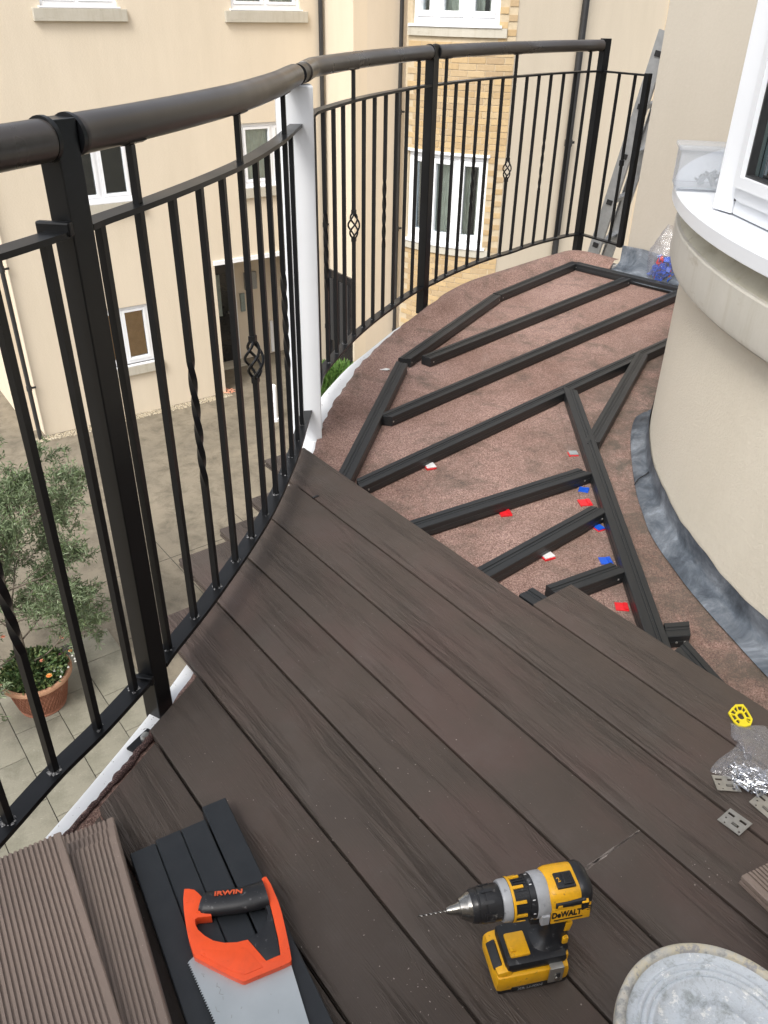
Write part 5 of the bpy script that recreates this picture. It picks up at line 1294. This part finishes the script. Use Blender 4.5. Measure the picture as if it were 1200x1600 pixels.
# ================================================================== BAG OF SCREWS
bgc = at(1172, 1195, .01)
Zb = lambda x, y, z: at(1000+x/6, 1080+y/6, z)
bag = thing('plastic_bag', 'crumpled clear plastic bag holding silver screws on the deck at the right', 'bag', (bgc.x, bgc.y, 0))
outl = [(852,300),(1000,325),(1180,335),(1240,500),(1300,700),(1340,900),(1250,960),(1120,945),(1020,925),(930,890),(800,800),(672,762),(690,690),(800,590),(915,495),(860,420)]
op = [Zb(x, y, .002) for x, y in outl]; op = spline(op+[op[0]], 4)[:-1]; m_ = len(op); rings = 16
import mathutils
from mathutils import noise as mn
def baglayer(zs, seed, top):
    vs_ = []; 
    for k in range(rings):
        t_ = k/rings
        for p in op:
            q = bgc.lerp(Vector((p.x, p.y, 0)), 1-t_); h = (1-(1-t_)**2.2)
            ns = mn.noise(Vector((q.x*45, q.y*45, seed))); ns2 = abs(mn.noise(Vector((q.x*110, q.y*95, seed+9))))
            z = .0018+h*zs*(.75+.6*ns)+ns2*.010*min(1, t_*5)*(1 if top else .1)
            vs_.append(Vector((q.x+.003*ns, q.y+.003*ns2, max(.001, z))))
    vs_.append(Vector((bgc.x, bgc.y, zs)))
    fs = [(k*m_+j, k*m_+(j+1) % m_, (k+1)*m_+(j+1) % m_, (k+1)*m_+j) for k in range(rings-1) for j in range(m_)]
    fs += [((rings-1)*m_+j, (rings-1)*m_+(j+1) % m_, rings*m_) for j in range(m_)]
    return vs_, fs
mb = MB(); mb.add(*baglayer(.020, 3.0, True)); mb.build('bag_film', M['bag'], bag, sharp=180)
scb = MB(); r3 = random.Random(11)
for i in range(170):
    u, v = r3.random(), r3.random()
    x = 880+330*u; y = 690+60*u+ (200+40*u)*v*.95
    p = Zb(x, y, .003+r3.random()*.011); a = r3.random()*6.28; el = r3.uniform(-.3,.3); d = Vector((math.cos(a)*math.cos(el), math.sin(a)*math.cos(el), math.sin(el)))
    q1_ = p+d*.011; q0_ = p-d*.009
    if q1_.z < .002: q1_.z = .002
    if q0_.z < .002: q0_.z = .002
    scb.tube([q0_, q0_.lerp(q1_, .2), q0_.lerp(q1_, .9), q1_-d*.0006, q1_], [.0003,.0011,.0012,.0026,.0028], 6, up=Vector((.3,.2,.9)))
so2 = scb.build('screws', M['screw'], sharp=40, origin=(bgc.x, bgc.y, 0)); tag(so2, 'heap of small silver screws inside the clear plastic bag', 'screws', kind='stuff')
# yellow hanger tag
hg = [(825,205),(860,160),(895,128),(965,126),(1000,170),(1055,265),(1048,300),(1035,322),(985,335),(930,330),(880,290)]
hz = .004; cen = Zb(945, 240, hz)
hp = [Zb(x, y, hz) for x, y in hg]
def inset_(k, pts=hp): return [cen.lerp(p, k) for p in pts]
holes = []; nh = len(hp)
for i in range(nh):
    if i in (7, 8): continue
    a, b = hp[i], hp[(i+1) % nh]
    for s0_, s1_ in ((.12,.88),):
        holes.append([cen.lerp(a.lerp(b, s0_), .84).xy[:], cen.lerp(a.lerp(b, s1_), .84).xy[:], cen.lerp(a.lerp(b, s1_), .50).xy[:], cen.lerp(a.lerp(b, s0_), .50).xy[:]])
holes.append([(cen+(p-cen)*.30).xy[:] for p in hp])
mb = MB(); mb.prism([p.xy[:] for p in hp], hz-.0015, hz+.0015, holes=holes)
tag(mb.build('yellow_hanger', M['hangyellow'], origin=cen, smooth=False), 'bright yellow plastic fan-shaped hanger above the bag of screws', 'hanger')

# ================================================================== FAR PLASTIC BAG AND TUB ON THE SILL
fbp = at(1038, 436, -.04)
fbg = thing('plastic_sack', 'clear plastic sack of blue and red packers slumped by the bay foot', 'sack', tuple(fbp))
mb = MB(); vs_ = []; K = 18; Nn = 30
for k in range(K+1):
    t_ = k/K; z = -.045+t_*.30; rr_ = (.072+.030*math.sin(t_*math.pi*.9+.2))*(1-.55*max(0, t_-.45)/.55)
    for j in range(Nn):
        a_ = 2*math.pi*j/Nn; q = Vector((math.cos(a_), math.sin(a_), 0))*rr_; ns = mn.noise(Vector((q.x*28, q.y*28, z*26+4)))*.022*(.4+t_)
        vs_.append(fbp+Vector((q.x*1.1+ns, q.y+ns*.7, z+.04)))
mb.add(vs_, [(k*Nn+j, k*Nn+(j+1) % Nn, (k+1)*Nn+(j+1) % Nn, (k+1)*Nn+j) for k in range(K) for j in range(Nn)]+[tuple(range(Nn))]); mb.build('sack_film', M['bag'], fbg, sharp=180)
pk = {'blue': MB(), 'red': MB()}
for i in range(230):
    c_ = 'red' if (r3.random() < .26) else 'blue'; a_ = r3.random()*6.28; h_ = r3.random(); rr_ = .080*math.sqrt(r3.random())*(1-.35*h_)
    p = fbp+Vector((rr_*math.cos(a_)*1.1, rr_*math.sin(a_), .004+h_*.115)); Mx = mathutils.Euler((r3.random()*3, r3.random()*3, r3.random()*3)).to_matrix()
    pk[c_].box(p, (.030,.024,.004), M=Mx)
for c_ in ('blue','red'): tag(pk[c_].build(c_+'_packers', M[c_], smooth=False, origin=fbp), c_+' plastic packers heaped inside the clear sack by the bay', 'packers', kind='stuff')
tb0 = at(1054, 294, .800); tub = thing('plastic_tub', 'frosted clear plastic tub with a lid on the white window sill', 'tub', tuple(tb0))
tu = Vector((.96,-.22,0)).normalized(); tv = Vector((-tu.y, tu.x, 0)); MT = Matrix((tu, tv, Vector((0,0,1)))).transposed()
tw, td, th_ = .150, .115, .098; tc0 = tb0+tu*tw/2+tv*td/2
mb = MB()
for (c, s_) in (((0,0,.0015),(tw,td,.003)), ((0,-td/2+.0015,th_/2),(tw,.003,th_)), ((0,td/2-.0015,th_/2),(tw,.003,th_)), ((-tw/2+.0015,0,th_/2),(.003,td-.006,th_)), ((tw/2-.0015,0,th_/2),(.003,td-.006,th_))):
    mb.box(tc0+MT @ Vector(c), s_, M=MT)
mb.build('tub_body', M['tub'], tub, smooth=False)
mb = MB(); mb.box(tc0+Vector((0,0,th_+.006)), (tw+.016, td+.016, .012), M=MT); mb.build('tub_lid', M['tub'], tub, smooth=False, bevel=.004)
mb = MB()
for i in range(16):
    mb.box(tc0+MT @ Vector((.02+r3.uniform(-.03,.045), r3.uniform(-.03,.03), .008+r3.random()*.032)), (.03,.012,.006), M=mathutils.Euler((r3.random(), r3.random(), r3.random()*3)).to_matrix())
tag(mb.build('fixings', M['greybox'], origin=tc0, smooth=False), 'small grey fixings lying inside the frosted tub', 'fixings', kind='stuff')

# ================================================================== POTTED OLIVE AND FLOWERS BELOW
pc_ = at(62, 1112, GZ); pc_ = Vector((pc_.x, pc_.y+.12, GZ))
pot = thing('flower_pot', 'large terracotta flower pot with a lattice pattern on the flagstones', 'pot', tuple(pc_))
mb = MB(); mb.lathe([(0,.0),(.205,.0),(.225,.008),(.232,.03),(.222,.04),(.235,.06),(.30,.36),(.305,.40)], 56, pc_); pw = mb.build('pot_wall', M['terracotta'], pot, sharp=40)
lat = MB()
for k in range(44):
    for sg_ in (-1, 1):
        a_ = k*2*math.pi/44; pth = []
        for i in range(8):
            t_ = i/7; r_ = lerp(.240, .296, t_)+.002; aa = a_+sg_*t_*.42; pth.append(pc_+Vector((r_*math.cos(aa), r_*math.sin(aa), lerp(.075,.345,t_))))
        lat.tube(pth, .0045, 4, up=Vector((1,0,0)))
lt_ = lat.build('lattice_relief', M['terracotta'], pw, origin=ORI[pot.name], sharp=60); lt_['kind'] = 'stuff'
mb = MB(); mb.lathe([(.300,.385),(.335,.392),(.352,.405),(.354,.430),(.344,.447),(.318,.452),(.305,.440),(.300,.400)], 56, pc_); mb.build('pot_rim', M['terrarim'], pot, sharp=40)
mb = MB(); mb.lathe([(.0,.40),(.303,.395)], 40, pc_); mb.build('soil', M['soil'], pot)
def leafy(mb, p, d, L_, w_, up_=None):
    d = d.normalized(); s_ = d.cross(Vector((r3.uniform(-1,1), r3.uniform(-1,1), r3.uniform(.2,1)))).normalized(); nrm2 = s_.cross(d)*.12*L_
    mb.add([p, p+d*L_*.35+s_*w_+nrm2, p+d*L_*.75+s_*w_*.8+nrm2, p+d*L_, p+d*L_*.75-s_*w_*.8+nrm2, p+d*L_*.35-s_*w_+nrm2], [(0,1,2,3),(0,3,4,5)])
def rv3(s_=1): return Vector((r3.gauss(0,1), r3.gauss(0,1), r3.gauss(0,1))).normalized()*s_
# bushy flowers in the pot
fl_ = thing('bedding_plants', 'bedding plants with orange, yellow and white blooms filling the terracotta pot', 'plant', tuple(pc_+Vector((0,0,.40))))
mb = MB()
for i in range(2400):
    a_ = r3.random()*6.28; r_ = .31*math.sqrt(r3.random()); h = .42+.26*(1-(r_/.34)**2)*r3.random()*(.6+.4*math.sin(a_*3))+.06*r3.random(); p = pc_+Vector((r_*math.cos(a_), r_*math.sin(a_), h))
    leafy(mb, p, Vector((math.cos(a_)*.6, math.sin(a_)*.6, .5))+rv3(.6), r3.uniform(.025,.06), r3.uniform(.008,.016))
fo = mb.build('foliage', M['leaf'], fl_, smooth=False); fo['kind'] = 'stuff'
def bloom(p, mat, r_=.024, name='bloom'):
    b_ = MB()
    for ly, (rr_, hh) in enumerate(((1, .0), (.75, .008), (.45, .014))):
        for k in range(6):
            a_ = k*math.pi/3+ly*.5; d = Vector((math.cos(a_), math.sin(a_), .45+.4*ly)).normalized(); s_ = Vector((-math.sin(a_), math.cos(a_), 0)); L_ = r_*rr_
            q = p+Vector((0,0,hh)); b_.add([q, q+d*L_*.6+s_*L_*.5, q+d*L_*1.05+s_*L_*.25, q+d*L_*1.05-s_*L_*.25, q+d*L_*.6-s_*L_*.5], [(0,1,2,3,4)])
    return b_.build(name, mat, fl_, smooth=False)
for (x, y, m_, r_) in ((97,997,'pinkfl',.028), (66,1033,'pinkfl',.024), (110,1018,'orangefl',.022), (77,1057,'orangefl',.030), (94,1024,'purplefl',.020), (5,996,'pinkfl',.024), (17,988,'pinkfl',.022), (-6,1040,'orangefl',.022), (3,1078,'whitefl',.016)):
    bloom(at(x, y, GZ+.56), M[m_], r_)
for (x, y) in ((113,1025),(117,1030),(118,1034),(116,1022),(107,1043),(96,1047),(85,1049),(97,1051),(95,1058),(84,1044),(5,1083)): bloom(at(x, y, GZ+.50), M['whitefl'], .012, 'small_bloom')
# olive tree
ol = thing('olive_tree', 'young olive tree with sparse grey green foliage growing from the terracotta pot', 'tree', tuple(pc_+Vector((-.05,0,.4))))
tb_ = pc_+Vector((-.06,.02,.40))
trunk = spline([tb_, tb_+Vector((-.03,.05,.5)), tb_+Vector((-.10,.16,1.05)), tb_+Vector((-.10,.30,1.6))], 5)
mb = MB(); mb.tube(trunk, [.022-.010*i/(len(trunk)-1) for i in range(len(trunk))], 9); 
tips = []
def branch(p, d, L_, r_, dep):
    pts = [p]; q = p; dd = d.normalized()
    for i in range(5):
        dd = (dd+rv3(.22)+Vector((0,0,-.03 if dep > 1 else .05))).normalized(); q = q+dd*L_/5; pts.append(q)
    mb.tube(pts, [max(.0016, r_*(1-.6*i/5)) for i in range(6)], 5, up=Vector((.31,.2,.93)))
    if dep < 3:
        for k in range(4 if dep == 0 else 4):
            t_ = r3.uniform(.35, 1); i = int(t_*5); branch(pts[min(5, i)], dd+rv3(.9), L_*.62, r_*.5, dep+1)
    if dep >= 1: tips.append(pts)
for k in range(17):
    a_ = k*2.4; base_ = trunk[min(len(trunk)-1, 1+k)]
    branch(base_, Vector((math.cos(a_), math.sin(a_), .42)), .66, .010, 0)
wo = mb.build('trunk', M['twig'], ol, sharp=60)
mb = MB()
for pts in tips:
    for i in range(len(pts)-1):
        a_, b_ = pts[i], pts[i+1]; d = (b_-a_).normalized()
        for k in range(5):
            p = a_.lerp(b_, r3.random())+rv3(.03); leafy(mb, p, d*.5+rv3(.75), r3.uniform(.030,.068), r3.uniform(.0035,.0060))
cr_ = mb.build('crown', M['olive'], ol, smooth=False)
print('olive leaves', len(mb.f)//2)
# shrub by the side door and small weeds
def shrub(name, px, py, r_, h, n_, label, mat='grassleaf', L0=.05):
    c = at(px, py, GZ); t_ = thing(name, label, 'shrub', tuple(c)); mb = MB()
    for i in range(n_):
        a_ = r3.random()*6.28; q = r_*math.sqrt(r3.random()); z = h*r3.random(); p = c+Vector((q*math.cos(a_), q*math.sin(a_), z)); leafy(mb, p, Vector((math.cos(a_)*.5, math.sin(a_)*.5, .9))+rv3(.4), r3.uniform(.6,1.4)*L0*2, L0*.22)
    o = mb.build('foliage', M[mat], t_, smooth=False); o['kind'] = 'stuff'
    mb = MB()
    for i in range(6):
        a_ = i; mb.tube([c+Vector((.05*math.cos(a_), .05*math.sin(a_), 0)), c+Vector((r_*.6*math.cos(a_), r_*.6*math.sin(a_), h*.8))], .005, 5)
    mb.build('stems', M['twig'], t_)['kind'] = 'stuff'
shrub('green_shrub', 524, 612, .42, .45, 1800, 'bright green shrub on the ground below the white roof edge', L0=.06)
